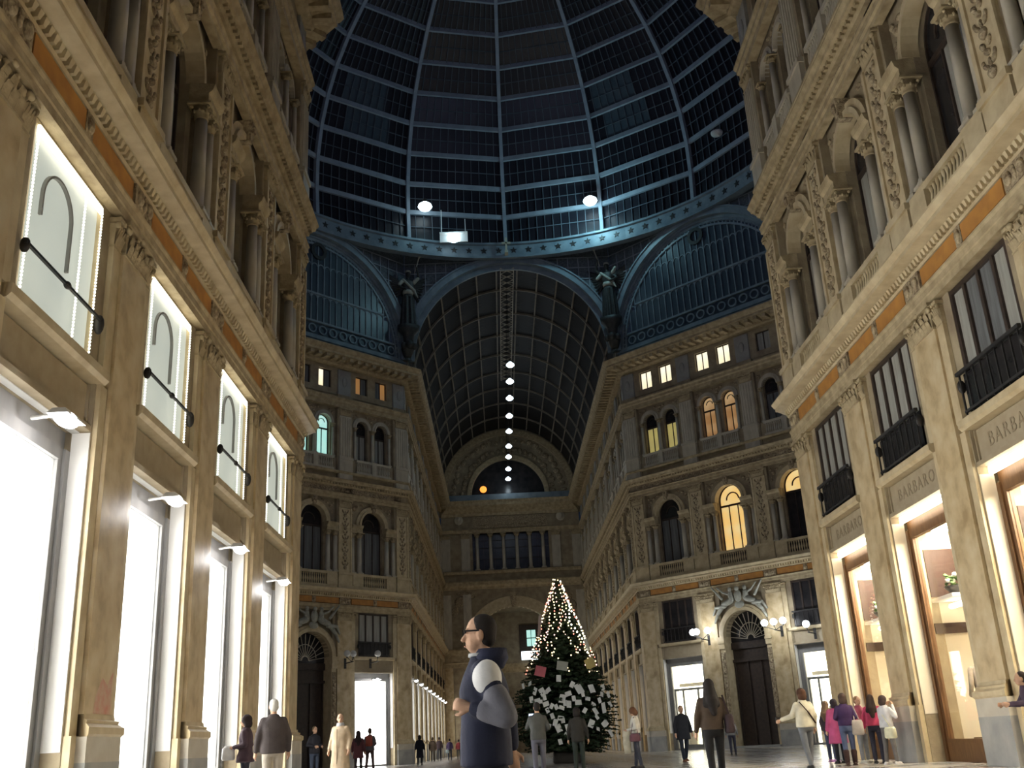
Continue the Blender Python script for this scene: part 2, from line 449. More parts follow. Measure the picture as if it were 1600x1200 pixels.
def shop_warm_interior(W, cu, sw, idx):
    hw = sw / 2
    def fr(b):
        for sx in (-1, 1):
            b.box(min(sx * hw, sx * (hw - .14)), max(sx * hw, sx * (hw - .14)), .42, .54, 0, 5.05)
            b.box(min(sx * (hw - .14), sx * (hw - .26)), max(sx * (hw - .14), sx * (hw - .26)), .46, .58, 0, 5.05)
        b.box(-hw + .26, hw - .26, .44, .58, 4.86, 5.05); b.box(-hw + .26, hw - .26, .46, .58, 0, .40); b.box(-hw + .24, hw - .24, .43, .60, .40, .46); b.box(-hw, hw, .50, .60, 5.05, 5.45)
    f = inst(('wshopframe', sw), 'shop_window', 'brown_wood', fr, W, (cu, 0, 0))
    inst(('wshoppane', sw), 'pane', 'shop_glass', lambda b: b.box(-hw + .26, hw - .26, .50, .52, .46, 4.86), f)
    def room(b):
        b.box(-hw - .35, -hw - .25, .58, 2.4, 0, 5.2); b.box(hw + .25, hw + .35, .58, 2.4, 0, 5.2)
        b.box(-hw - .25, hw + .25, .58, 2.4, 5.05, 5.15); b.box(-hw - .25, hw + .25, .58, 2.4, -.02, .10); b.box(-hw - .25, hw + .25, 2.3, 2.4, .1, 5.05)
        for sx in (-1, 1): b.box(min(sx * hw, sx * (hw + .25)), max(sx * hw, sx * (hw + .25)), .55, .60, 0, 5.1)
    inst(('wshoproom', sw), 'shop_recess', 'cream_paint', room, f)
    def bp(b):
        b.box(-hw - .245, -hw - .20, .85, 2.2, 3.55, 4.65); b.box(-hw - .2, hw + .2, 2.24, 2.295, 3.55, 4.65); b.box(-hw - .245, -hw - .18, .8, 2.2, 2.72, 2.95)
    inst(('wshopbrown', sw), 'brown_panel', 'brown_panel', bp, f)
    inst(('wshopledge', sw), 'ledge', 'white_paint', lambda b: b.box(-hw - .245, -hw + .9, .85, 1.6, 3.42, 3.50), f)
    inst(('wshoplamp', sw), 'ceiling_lamp', 'shop_warm_lamp', lambda b: b.box(-hw * .85, hw * .85, .95, 1.55, 4.98, 5.045), f)
    inst(('wshopledgelamp', sw), 'ledge_lamp', 'lintel_lamp', lambda b: b.cap((-hw - .05, 1.2, 3.30), (-hw + .75, 1.2, 3.30), .06, .06, 8), f)
    def lining(b):
        for sx in (-1, 1): b.box(min(sx * hw, sx * (hw - .012)), max(sx * hw, sx * (hw - .012)), .14, .42, 1.0, 5.25)
    inst(('wshoplin', sw), 'reveal_lining', 'cream_paint', lining, f)  # cream lining likewise added, so the reveal looks washed by shop light
    inst(('wsoff', sw), 'lintel_lamp', 'lintel_lamp', lambda b: b.box(-hw * .97, hw * .97, .32, .36, 5.22, 5.385), f)
    return f
def flood_lamp(W, wallname, loc, label, group):
    e = link('shop_lamp', cached('lampbody', 'shop_lamp', 'white_paint', lambda b: (b.cap((0, .42, .02), (0, .0, .06), .03, .03, 8),
              b.frustum(-.30, .30, -.16, .12, -.02, -.20, .20, -.08, .08, .08))))
    e.matrix_world = W.matrix_world @ Matrix.Translation(loc)
    inst('lamplens', 'lamp_lens', 'flood', lambda b: b.ell((0, -.02, -.02), (.28, .13, .10), 12, 8), e)
    tag(e, label, 'lamp', group)
    return e

def rect_window(W, key, hw, z0, z1, frame, panes, nmull, cu, y, transom=None, fw=.07):
    """frame part with one child per pane; panes: a material or list of them"""
    def fr(b):
        b.box(-hw, -hw + fw, y - .05, y + .05, z0, z1); b.box(hw - fw, hw, y - .05, y + .05, z0, z1)
        b.box(-hw + fw, hw - fw, y - .05, y + .05, z0, z0 + fw); b.box(-hw + fw, hw - fw, y - .05, y + .05, z1 - fw, z1)
        for i in range(nmull):
            u = -hw + 2 * hw * (i + 1) / (nmull + 1); b.box(u - fw * .5, u + fw * .5, y - .045, y + .05, z0 + fw, z1 - fw)
        if transom: b.box(-hw + fw, hw - fw, y - .055, y + .05, transom - fw * .5, transom + fw * .5)
    f = inst(('rw', key, frame), 'window', frame, fr, W, (cu, 0, 0))
    n = nmull + 1
    pw = 2 * hw / n
    for i in range(n):
        pm = panes[i % len(panes)] if isinstance(panes, (list, tuple)) else panes
        inst(('rwp', key, pm), 'pane', pm, lambda b: b.box(-pw / 2, pw / 2, y + .005, y + .02, z0 + fw, z1 - fw), f, (-hw + pw * (i + .5), 0, 0))
    return f
def arch_window(W, key, r, z0, zs, frame, panes, fanm, nmull, cu, y, transom=None, fw=.06):
    transom = transom or zs - .15
    def fr(b):
        b.arch(0, zs, r - fw, r, y - .05, y + .05, seg=14)
        for sx in (-1, 1): b.box(min(sx * r, sx * (r - fw)), max(sx * r, sx * (r - fw)), y - .05, y + .05, z0, zs)
        b.box(-r + fw, r - fw, y - .05, y + .05, z0, z0 + fw)
        b.box(-r + fw, r - fw, y - .06, y + .05, transom - fw, transom + fw)
        b.arch(0, zs + .02, r * .42, r * .5, y - .04, y + .04, seg=10)
        for i in range(nmull):
            u = -r + 2 * r * (i + 1) / (nmull + 1); b.box(u - fw * .5, u + fw * .5, y - .045, y + .05, z0 + fw, transom - fw)
    f = inst(('aw', key, frame), 'window', frame, fr, W, (cu, 0, 0))
    n = nmull + 1; pw = 2 * r / n
    for i in range(n):
        pm = panes[i % len(panes)] if isinstance(panes, (list, tuple)) else panes
        inst(('awp', key, pm), 'pane', pm, lambda b: b.box(-pw / 2, pw / 2, y + .005, y + .02, z0 + fw, transom), f, (-r + pw * (i + .5), 0, 0))
    def fanp(b):
        b.fan(0, zs, r - .01, y + .005, y + .02); b.box(-r + .01, r - .01, y + .005, y + .02, transom, zs)
    inst(('awf', key, fanm), 'fanlight', fanm, fanp, f)
    return f

# ------------------------------------------------------------------ one storeyed facade
def facade(name, label, origin, rz, nb, pitch, k0, k1, shops, near=True, lit=None, portal=None, mezz='pane_curtain', sidelight='pane_dark'):
    """nb bays along local +x from the origin; local -y looks into the gallery; k0,k1 mitre of mouldings at the ends"""
    lit = lit or {}
    length = nb * pitch + 1.05
    pc = [0.525 + i * pitch for i in range(nb + 1)]
    bc = [(pc[i] + pc[i + 1]) / 2 for i in range(nb)]
    half = pitch / 2
    m = MB()
    for u in pc:
        m.box(max(0, u - .825), min(length, u + .825), .13, .42, 0, 9.0); m.box(max(0, u - .6), min(length, u + .6), .42, 1.0, 0, 9.0)
        m.box(max(0, u - .6), min(length, u + .6), .10, 1.0, 10.0, 22.95)
    sw = pitch - 1.65
    for i, u in enumerate(bc):
        a = half - .6; g = half - .825
        if portal == i:
            m.box(u - g, u - 1.45, .30, 1.0, 0, 6.3); m.box(u + 1.45, u + g, .30, 1.0, 0, 6.3)
            m.spandrel(u - g, u + g, 6.3, 9.0, u, 1.40, .30, 1.0, 20)
        else:
            m.box(u - g, u + g, .30, 1.0, 5.4, 6.3)
            for sx in (-1, 1): m.box(min(u + sx * (half - 1.125), u + sx * (half - .8)), max(u + sx * (half - 1.125), u + sx * (half - .8)), .14, .42, 6.3, 9.0)
            m.box(u - g, u + g, .30, 1.0, 8.95, 9.2)
        # serliana storey
        m.box(u - a, u + a, .20, 1.0, 10.0, 11.35)
        for sx in (-1, 1):
            def bx(p, q, z0, z1, y=.35): m.box(min(u + sx * p, u + sx * q), max(u + sx * p, u + sx * q), y, 1.0, z0, z1)
            bx(.95, 1.26, 11.35, 13.95, .45); bx(1.50, a, 11.35, 13.95); bx(.95, a, 13.95, 14.53)
        m.spandrel(u - a, u + a, 14.53, 17.0, u, .95, .35, 1.0, 16)
        # twin arch storey
        m.box(u - a, u + a, .20, 1.0, 17.0, 18.7)
        m.box(u - .3, u + .3, .35, 1.0, 18.7, 20.97)
        for sx in (-1, 1): m.box(min(u + sx * 1.3, u + sx * a), max(u + sx * 1.3, u + sx * a), .35, 1.0, 18.7, 20.97)
        m.spandrel(u - a, u, 20.97, 22.95, u - .8, .5, .35, 1.0, 12); m.spandrel(u, u + a, 20.97, 22.95, u + .8, .5, .35, 1.0, 12)
        # attic
        m.box(u - half, u + half, .30, 1.0, 22.95, 23.35); m.box(u - half, u + half, .30, 1.0, 24.58, 25.2)
        m.box(u - .32, u + .32, .30, 1.0, 23.35, 24.58)
        for sx in (-1, 1): m.box(min(u + sx * 1.32, u + sx * half), max(u + sx * 1.32, u + sx * half), .30, 1.0, 23.35, 24.58)
    m.box(0, .525, .30, 1.0, 22.95, 25.2); m.box(length - .525, length, .30, 1.0, 22.95, 25.2)
    m.box(0, length, .12, 1.0, 9.0, 10.0); m.box(0, length, .25, 1.0, 25.2, 26.6)
    W = link(name, m.mesh(name, 'stucco'))
    W.matrix_world = Matrix.Translation(origin) @ Matrix.Rotation(rz, 4, 'Z')
    struct(W, label, 'facade')
    # --- mouldings running the whole length
    def run(nm, prof, mt='moulding'):
        b = MB(); b.sweep(prof, 0, length, k0, k1); link(nm, b.mesh(nm, mt), W)
    run('architrave', [(-.2, 8.98), (.03, 8.98), (.03, 9.13), (.05, 9.15), (.05, 9.28), (.08, 9.33), (.08, 9.37), (-.2, 9.40)])
    run('cornice', [(-.2, 9.80), (.05, 9.80), (.07, 9.86), (.03, 9.87), (.03, 10.0), (.17, 10.03), (.38, 10.06), (.38, 10.15), (.41, 10.17), (.47, 10.27), (.47, 10.31), (-.2, 10.36)], 'marble_edge')
    run('architrave', [(-.2, 15.95), (.0, 15.95), (.0, 16.10), (.06, 16.13), (.06, 16.28), (.10, 16.32), (-.2, 16.32)])
    run('cornice', [(-.2, 16.72), (.03, 16.72), (.08, 16.80), (.08, 16.90), (.26, 16.94), (.28, 17.02), (.36, 17.13), (.36, 17.17), (-.2, 17.22)])
    run('ledge', [(-.3, 17.60), (.05, 17.60), (.12, 17.68), (.12, 17.76), (-.3, 17.80)])
    run('architrave', [(-.3, 22.05), (.0, 22.05), (.0, 22.3), (.08, 22.36), (.08, 22.5), (.16, 22.58), (.16, 22.66), (-.3, 22.72)])
    run('cornice', [(-.4, 24.85), (.02, 24.85), (.10, 24.95), (.10, 25.12), (.30, 25.2), (.86, 25.28), (.86, 25.42), (.96, 25.5), (1.08, 25.68), (1.08, 25.73), (-.4, 25.80)])
    run('parapet', [(-.6, 25.8), (-.1, 25.8), (-.1, 26.35), (-.02, 26.38), (-.02, 26.5), (-.6, 26.55)], 'steel_band')
    d = MB(); n = int(length / .165)
    for i in range(n):
        u = length * (i + .5) / n; d.frustum(u - .035, u + .035, -.12, -.02, 9.88, u - .055, u + .055, -.165, -.02, 9.995)
    link('dentil_band', d.mesh('dentil_band', 'marble_edge'), W, kind='stuff')
    d = MB(); n = int(length / .22)
    for i in range(n):
        u = length * (i + .5) / n; d.box(u - .06, u + .06, -.18, -.07, 16.81, 16.92)
    n = int(length / .62)
    for i in range(n):
        u = length * (i + .5) / n; d.box(u - .13, u + .13, -.78, -.10, 25.02, 25.24)
    link('bracket_band', d.mesh('bracket_band', 'moulding'), W, kind='stuff')
    # --- per pilaster
    for i, u in enumerate(pc):
        P = inst('pil', 'pilaster', 'marble', lambda b: b.box(-.525, .525, 0, .16, 1.485, 8.42), W, (u, 0, 0))
        inst('pilped', 'pedestal', 'pale_stone', lambda b: b.box(-.64, .64, -.12, .16, .86, 1.19), P)
        inst('pilped2', 'plinth', 'grey_stone', lambda b: b.box(-.64, .64, -.125, .16, 0, .86), P)
        def base(b):
            prof = [(-.15, 1.19), (.12, 1.19), (.15, 1.22), (.15, 1.31), (.10, 1.345), (.08, 1.36), (.09, 1.40), (.04, 1.42), (.03, 1.485), (-.15, 1.485)]
            b.sweep(prof, -.525, .525, 1, 1)
        inst('pilbase', 'base', 'marble_edge', base, P)
        inst('pilcap', 'capital', 'moulding', capital_fn(1.05, .56, .16), P, (0, 0, 8.42))
        fb = inst('frblock', 'frieze_block', 'relief', lambda b: (b.box(-.40, .40, -.06, .2, 9.40, 9.80), b.ell((-.22, -.07, 9.6), (.12, .06, .14), 8, 6), b.ell((.22, -.07, 9.6), (.12, .06, .14), 8, 6), b.ell((0, -.07, 9.6), (.06, .04, .16), 6, 5)), W, (u, 0, 0))
        # storey 2 carved pilaster
        P2 = inst('pil2', 'upper_pilaster', 'marble_edge', lambda b: (b.box(-.48, .48, .02, .2, 11.35, 15.4), b.box(-.50, -.38, -.03, .02, 11.35, 15.4), b.box(.38, .50, -.03, .02, 11.35, 15.4), b.box(-.56, .56, -.10, .2, 10.36, 10.55), b.box(-.52, .52, -.06, .2, 10.55, 11.2), b.box(-.56, .56, -.12, .2, 11.2, 11.35)), W, (u, 0, 0))
        inst('pil2rel', 'carved_relief', 'relief', relief_fn(.78, 3.9), P2, (0, 0.0, 11.45))
        inst('pil2cap', 'capital', 'moulding', capital_fn(.96, .5, .2), P2, (0, .02, 15.42))
        # storey 3 fluted pilaster
        def flut(b):
            b.box(-.46, .46, .04, .2, 18.7, 21.5)
            for k in range(5): b.box(-.42 + k * .19, -.42 + k * .19 + .08, 0, .04, 18.8, 21.4)
            b.box(-.52, .52, -.05, .2, 17.2, 18.55); b.box(-.56, .56, -.10, .2, 18.55, 18.7)
        P3 = inst('pil3', 'fluted_pilaster', 'column_stone', flut, W, (u, 0, 0))
        inst('pil3cap', 'capital', 'moulding', capital_fn(.92, .5, .2), P3, (0, .04, 21.52))
        inst('attpan', 'attic_panel', 'grey_panel', lambda b: (b.box(-.5, .5, .18, .3, 22.95, 24.7), b.ell((0, .17, 23.9), (.2, .06, .35), 8, 6)), W, (u, 0, 0))
    # --- per bay
    for i, u in enumerate(bc):
        g = half - .525; mw = 2 * (half - 1.125)
        if portal != i:
            for sx in (-1, 1):
                ip = inst('inpil', 'inner_pilaster', 'marble_edge', lambda b: (b.box(-.12, .12, .06, .14, 1.2, 5.4), b.box(-.14, .14, .02, .14, 0, 1.2), b.box(-.27, .12, .05, .15, 6.33, 8.42) if False else b.box(-.12, .12, .06, .14, 5.4, 6.14), b.box(-.15, .15, .05, .14, 6.33, 8.42)), W, (u + sx * (g - .145), 0, 0), scale=(1, 1, 1))
                inst('inpilcap', 'capital', 'moulding', capital_fn(.32, .5, .1), ip, (0, .06, 8.42))
            inst(('sill', sw), 'window_sill', 'marble_edge', lambda b: b.sweep([(-.35, 6.14), (-.03, 6.14), (.03, 6.2), (.03, 6.33), (-.35, 6.35)], -sw / 2 - .1, sw / 2 + .1), W, (u, 0, 0))
            sp = inst(('spanel', sw), 'fascia_panel', 'panel_plain', lambda b: (b.box(-sw / 2, sw / 2, .24, .30, 5.50, 6.12), b.box(-sw / 2 - .05, sw / 2 + .05, .14, .30, 5.40, 5.49), b.box(-sw / 2 - .05, -sw / 2 + .04, .2, .30, 5.49, 6.12), b.box(sw / 2 - .04, sw / 2 + .05, .2, .30, 5.49, 6.12)), W, (u, 0, 0))
            kind = shops.get(i)
            if kind == 'white': shop_white_interior(W, u, sw)
            elif kind == 'warm': shop_warm_interior(W, u, sw, i)
            elif kind:
                shop_white_interior(W, u, sw, kind)
                if kind == 'shop_cream': shop_door(W, u)
            mz = lit.get(('m', i), mezz)
            if mz == 'lit':
                f = rect_window(W, ('mezzlit', sw), mw / 2, 6.36, 8.95, 'marble_edge', 'mezz_white', 0, u, .20, None, .06)
                def leds(b):
                    hw = mw / 2 - .08
                    b.box(-hw, hw, .11, .15, 8.76, 8.87)
                    for x in (-hw, hw * .45, hw):
                        for q in range(44): b.ell((x, .12, 6.5 + q * .053), (.019, .019, .022), 5, 4)
                inst(('mezzled', sw), 'light_strip', 'led', leds, f, kind='stuff')
                inst(('mezzarch', sw), 'arched_moulding', 'grey_panel', lambda b: (b.arch(-mw * .10, 8.05, mw * .19, mw * .205, .15, .20, seg=18), b.box(-mw * .305, -mw * .29, .15, .20, 7.75, 8.05), b.box(mw * .09, mw * .105, .15, .20, 7.35, 8.05)), f)
                inst(('mezzrail', sw), 'rail', 'iron', lambda b: (b.bar((-mw / 2 - .1, .03, 7.04), (mw / 2 + .1, .03, 7.04), .04), b.ell((0, .03, 7.04), (.09, .05, .055), 8, 6), b.ell((-mw / 2 - .04, .06, 7.02), (.05, .07, .11), 8, 6), b.ell((mw / 2 + .04, .06, 6.98), (.06, .08, .16), 8, 6)), f)  # larger lump at the right end gives a dark shadow blob solid shape
            else:
                f = rect_window(W, ('mezz', sw), mw / 2, 6.36, 8.95, 'dark_frame', mz, 3, u, .20, None, .10)
                def rail(b):
                    b.bar((-mw / 2 - .08, .0, 7.2), (mw / 2 + .08, .0, 7.2), .07)
                    for k in range(9): b.box(-mw / 2 + (mw - .03) * k / 8, -mw / 2 + (mw - .03) * k / 8 + .03, -.01, .02, 6.36, 7.2)
                    b.bar((-mw / 2, .0, 6.42), (mw / 2, .0, 6.42), .05)
                    for sx in (-1, 1): b.ell((sx * (mw / 2 + .05), .04, 6.95), (.06, .09, .14), 8, 6)
                inst(('mezzrail2', sw), 'balcony_rail', 'iron', rail, f)
                inst(('mezzskirt', sw), 'balcony_glass', 'pane_dark', lambda b: b.box(-mw / 2, mw / 2, .09, .10, 6.42, 7.18), f)
        else:
            build_portal(W, u, lit)
        # orange panels in the frieze
        for k in (-1, 1):
            inst(('ofr', round(pitch, 2)), 'frieze_panel', 'orange_frieze', lambda b: (b.box(-(half - .62) / 2, (half - .62) / 2, -.04, .2, 9.42, 9.77)), W, (u + k * (half / 2 - .17), 0, 0))
        inst('frmid', 'frieze_block', 'relief', lambda b: (b.box(-.13, .13, -.05, .2, 9.40, 9.80), b.ell((0, -.06, 9.6), (.10, .05, .15), 8, 6)), W, (u, 0, 0))
        # serliana
        for sx in (-1, 1):
            for off, r in ((1.10, .15), (1.64, .13)):
                cl = inst(('col', r), 'column', 'column_stone', column_fn(r, 2.25), W, (u + sx * off, .16, 11.35))
                inst(('colcap', r), 'capital', 'moulding', roundcap_fn(r, .34), cl, (0, 0, 2.25))
            inst('colent', 'impost', 'moulding', lambda b: b.sweep([(-.4, 13.95), (.02, 13.95), (.02, 14.18), (.10, 14.26), (.14, 14.40), (-.4, 14.46)], -.44, .40), W, (u + sx * 1.36, 0, 0))
            inst(('sidelt', sidelight), 'side_light', sidelight, lambda b: b.box(-.13, .13, .60, .62, 11.35, 13.95), W, (u + sx * 1.38, 0, 0))
        inst('arv2', 'arch_moulding', 'marble_edge', lambda b: (b.arch(0, 14.46, .95, 1.10, .10, .5, seg=18), b.arch(0, 14.46, 1.10, 1.30, .18, .36, seg=18)), W, (u, 0, 0))
        inst('key2', 'keystone', 'relief', lambda b: (b.frustum(-.10, .10, .0, .36, 15.38, -.16, .16, -.06, .36, 15.94), b.ell((0, -.05, 15.72), (.10, .08, .14), 8, 6)), W, (u, 0, 0))
        def spr(b):
            for sx in (-1, 1):
                b.ell((sx * 1.38, .33, 15.5), (.16, .09, .13), 8, 6); b.ell((sx * 1.15, .33, 15.68), (.14, .07, .09), 8, 6)
                b.ell((sx * 1.52, .33, 15.15), (.08, .06, .16), 8, 6); b.ell((sx * 1.55, .33, 15.72), (.10, .06, .10), 8, 6); b.ell((sx * .8, .33, 15.82), (.15, .06, .07), 8, 6)
        inst('spr2', 'spandrel_relief', 'relief', spr, W, (u, 0, 0))
        def frz(b):
            n = 9; rnd = random.Random(7)
            for k in range(n):
                x = -half + pitch * (k + .5) / n; b.ell((x, .11, 16.53), (.17, .07, .13 if k % 2 else .09), 8, 5)
        inst(('frz2', round(pitch, 2)), 'frieze_relief', 'relief', lambda b: (frz(b), b.box(-half, half, .10, .3, 16.32, 16.72)), W, (u, 0, 0))
        w2 = lit.get(('2', i), ('pane_curtain_dim', 'pane_dark', 'dark_frame'))
        arch_window(W, 's2', .95, 11.35, 14.53, w2[2], w2[0], w2[1], 2, u, .68, 14.2)
        inst('bal2', 'balustrade', 'marble_edge', lambda b: (b.box(-a0, a0, -.02, .22, 11.2, 11.35), b.box(-a0, a0, -.02, .22, 10.36, 10.55), baluster_run(b, -.9, .9, .08, 10.55, 11.2, .15),
             [b.box(sx * 1.37 - .44, sx * 1.37 + .42, -.04, .22, 10.55, 11.2) for sx in (-1, 1)]) if False else (b.box(-1.72, 1.72, -.02, .20, 11.2, 11.35), b.box(-1.72, 1.72, -.02, .20, 10.36, 10.55), baluster_run(b, -.93, .93, .08, 10.55, 11.2, .155), b.box(-1.72, -.95, -.04, .20, 10.55, 11.2), b.box(.95, 1.72, -.04, .20, 10.55, 11.2)), W, (u, 0, 0), kind='stuff')
        inst('bal2back', 'balustrade_back', 'iron', lambda b: b.box(-.95, .95, .165, .195, 10.55, 11.2), W, (u, 0, 0))
        # twin arches
        for sx in (-1, 1):
            key = ('3', i, 0 if sx < 0 else 1)
            w3 = lit.get(key, ('pane_curtain_dim', 'pane_dark', 'dark_frame'))
            arch_window(W, 's3', .5, 18.7, 20.97, w3[2], w3[0], w3[1], 1, u + sx * .8, .62, 20.55, .05)
            inst('arv3', 'arch_moulding', 'column_stone', lambda b: (b.arch(0, 20.97, .5, .60, .20, .5, seg=14), b.arch(0, 20.97, .60, .76, .26, .36, seg=14)), W, (u + sx * .8, 0, 0))
            cl = inst('col3', 'colonnette', 'column_stone', column_fn(.09, 1.95), W, (u + sx * 1.42, .22, 18.7))
            inst('col3cap', 'capital', 'moulding', roundcap_fn(.09, .25), cl, (0, 0, 1.95))
            inst('bal3', 'balustrade', 'column_stone', lambda b: (b.box(-.62, .62, .0, .20, 18.55, 18.7), b.box(-.62, .62, .0, .20, 17.80, 17.92), baluster_run(b, -.55, .55, .09, 17.92, 18.55, .14)), W, (u + sx * .8, 0, 0), kind='stuff')
        cl = inst('col3m', 'colonnette', 'column_stone', column_fn(.11, 1.95), W, (u, .20, 18.7))
        inst('col3mcap', 'capital', 'moulding', roundcap_fn(.11, .25), cl, (0, 0, 1.95))
        inst('bal3pier', 'balustrade_pier', 'column_stone', lambda b: b.box(-.18, .18, -.03, .2, 17.80, 18.7), W, (u, 0, 0))
        inst('sp3', 'spandrel_relief', 'relief', lambda b: [b.ell((x, .33, z), (rx, .07, rz_), 8, 5) for x, z, rx, rz_ in ((0, 21.55, .16, .14), (0, 21.8, .28, .08), (-.35, 21.85, .12, .07), (.35, 21.85, .12, .07), (-1.5, 21.7, .16, .14), (1.5, 21.7, .16, .14), (-1.2, 21.85, .12, .07), (1.2, 21.85, .12, .07))], W, (u, 0, 0))
        # attic windows
        for sx in (-1, 1):
            wa = lit.get(('a', i, 0 if sx < 0 else 1), 'pane_curtain_dim')
            rect_window(W, 'att', .5, 23.35, 24.58, 'dark_frame', wa, 1, u + sx * .82, .48, None, .05)
    return W, pc, bc, sw

def shop_door(W, u):
    inst('shopdoor', 'door_frame', 'grey_frame', lambda b: (b.box(-1.2, 1.2, .60, .70, 3.45, 3.58), [b.box(x - .05, x + .05, .60, .70, .06, 3.45) for x in (-1.15, -.55, .55, 1.15)], b.box(-.55, .55, .60, .68, .06, .3)), W, (u, 0, 0))
    inst('shopback2', 'display', 'cream_paint', lambda b: (b.box(-1.1, -.2, 1.1, 1.4, .06, 1.1), b.box(.3, 1.1, 1.2, 1.45, .06, 1.6), b.box(-1.2, 1.2, 1.2, 1.45, 3.7, 3.9)), W, (u, 0, 0))
def build_portal(W, u, lit):
    ap = inst('portarch', 'portal_arch', 'marble_edge', lambda b: (b.arch(0, 6.3, 1.40, 1.62, .0, .9, seg=24), b.arch(0, 6.3, 1.62, 1.78, .10, .3, seg=24), b.box(-1.80, -1.40, .0, .9, 5.6, 6.3), b.box(1.40, 1.80, .0, .9, 5.6, 6.3), b.box(-1.76, -1.42, .08, .9, 0, 5.6), b.box(1.42, 1.76, .08, .9, 0, 5.6), b.box(-1.86, -1.38, -.05, .9, 5.9, 6.02), b.box(1.38, 1.86, -.05, .9, 5.9, 6.02)), W, (u, 0, 0))
    inst('portjamb', 'carved_jamb', 'relief', lambda b: (b.box(-1.72, -1.46, .02, .08, 1.0, 5.4), b.box(1.46, 1.72, .02, .08, 1.0, 5.4), [b.ell((sx * 1.59, .02, 1.3 + .42 * k), (.1, .05, .14), 8, 5) for sx in (-1, 1) for k in range(10)]), ap)
    def figs(b):
        # two reclining figures and a shield over the arch
        for sx in (-1, 1):
            b.cap((sx * .55, -.05, 8.35), (sx * 1.05, -.08, 8.15), .20, .17); b.cap((sx * 1.05, -.08, 8.15), (sx * 1.55, -.12, 7.62), .15, .11)
            b.cap((sx * 1.55, -.12, 7.62), (sx * 1.78, -.12, 7.15), .10, .07); b.cap((sx * 1.0, -.1, 8.05), (sx * 1.60, -.15, 8.02), .14, .10); b.cap((sx * 1.6, -.15, 8.02), (sx * 1.85, -.1, 7.62), .09, .06)
            b.cap((sx * .5, -.05, 8.4), (sx * .52, -.08, 8.75), .19, .15); b.ell((sx * .52, -.12, 8.98), (.12, .12, .15), 10, 8)
            b.cap((sx * .62, -.08, 8.7), (sx * 1.0, -.15, 8.85), .07, .06); b.cap((sx * 1.0, -.15, 8.85), (sx * 1.35, -.18, 9.18), .06, .045)
            b.cap((sx * 1.15, -.1, 8.5), (sx * 1.75, -.2, 9.25), .09, .05)
        b.ell((0, -.12, 8.55), (.26, .12, .36), 12, 8); b.ell((0, -.18, 8.98), (.16, .10, .14), 8, 6); b.ell((0, -.05, 8.05), (.34, .1, .22), 10, 8)
    inst('portfigs', 'sculpture_group', 'bronze_light', figs, ap)
    def door(b):
        b.box(-1.40, 1.40, .86, .92, 0, 5.75)
    dr = inst('portdoor', 'door_leaf', 'dark_frame', door, W, (u, 0, 0))
    inst('porttran', 'transom', 'dark_frame', lambda b: (b.box(-1.40, 1.40, .70, .9, 5.55, 5.95), b.box(-1.4, 1.4, .7, .9, 4.80, 4.95), [b.box(x - .04, x + .04, .78, .86, 0, 4.8) for x in (-1.3, -.45, .45, 1.3)]), dr)
    fl = inst('portfan', 'fanlight', 'pane_dark', lambda b: (b.fan(0, 6.3, 1.40, .80, .82, 20), b.box(-1.4, 1.4, .80, .82, 5.95, 6.3)), W, (u, 0, 0))
    inst('portfanb', 'fanlight_bars', 'column_stone', lambda b: ([b.bar((.25 * math.cos(t), .76, 6.1 + .25 * math.sin(t)), (1.38 * math.cos(t), .76, 6.28 + 1.36 * math.sin(t)), .035) for t in [PI * k / 12 for k in range(13)]], b.arch(0, 6.1, .22, .27, .74, .78, seg=12), b.arch(0, 6.25, .75, .79, .74, .78, seg=16)), fl)
    inst('portstep', 'step', 'grey_stone', lambda b: b.box(-1.7, 1.7, -.35, .9, 0, .1), W, (u, 0, 0))

# ------------------------------------------------------------------ the setting
fb = MB(); fb.add([(-45, -6, 0), (48, -6, 0), (48, 130, 0), (-45, 130, 0)], [(0, 1, 2, 3)])
floor = struct(link('floor', fb.mesh('floor', 'floor_marble')), 'polished pale and grey marble gallery floor', 'floor')

T = math.tan(PI / 8)
def dark(): return ('pane_dark', 'pane_dark', 'dark_frame')
cur = ('pane_curtain', 'pane_dark', 'dark_frame')
NB = 6
PN = 4.646
lenN = NB * PN + 1.05
# near walls
wl, pcl, bcl, swl = facade('wall_near_left', 'tall carved stone gallery wall with white lit shops, at left', (LX, Y0 + .06 - lenN, 0), PI / 2, NB, PN, 0, T,
       {i: 'white' for i in range(NB)}, sidelight='grey_panel', lit={('m', i): 'lit' for i in range(NB)})
wr, pcr, bcr, swr = facade('wall_near_right', 'tall carved stone gallery wall with warm lit shops, at right', (RX, Y0 + .06, 0), -PI / 2, NB, PN, T, 0,
       {i: 'warm' for i in range(NB)}, sidelight='grey_panel', lit={('2', 0): cur, ('2', 1): cur, ('2', 2): (['pane_dark', 'pane_curtain', 'pane_curtain_dim'], 'pane_dark', 'dark_frame'), ('m', 2): ['pane_curtain', 'pane_curtain_dim', 'pane_curtain_dim', 'pane_curtain']})
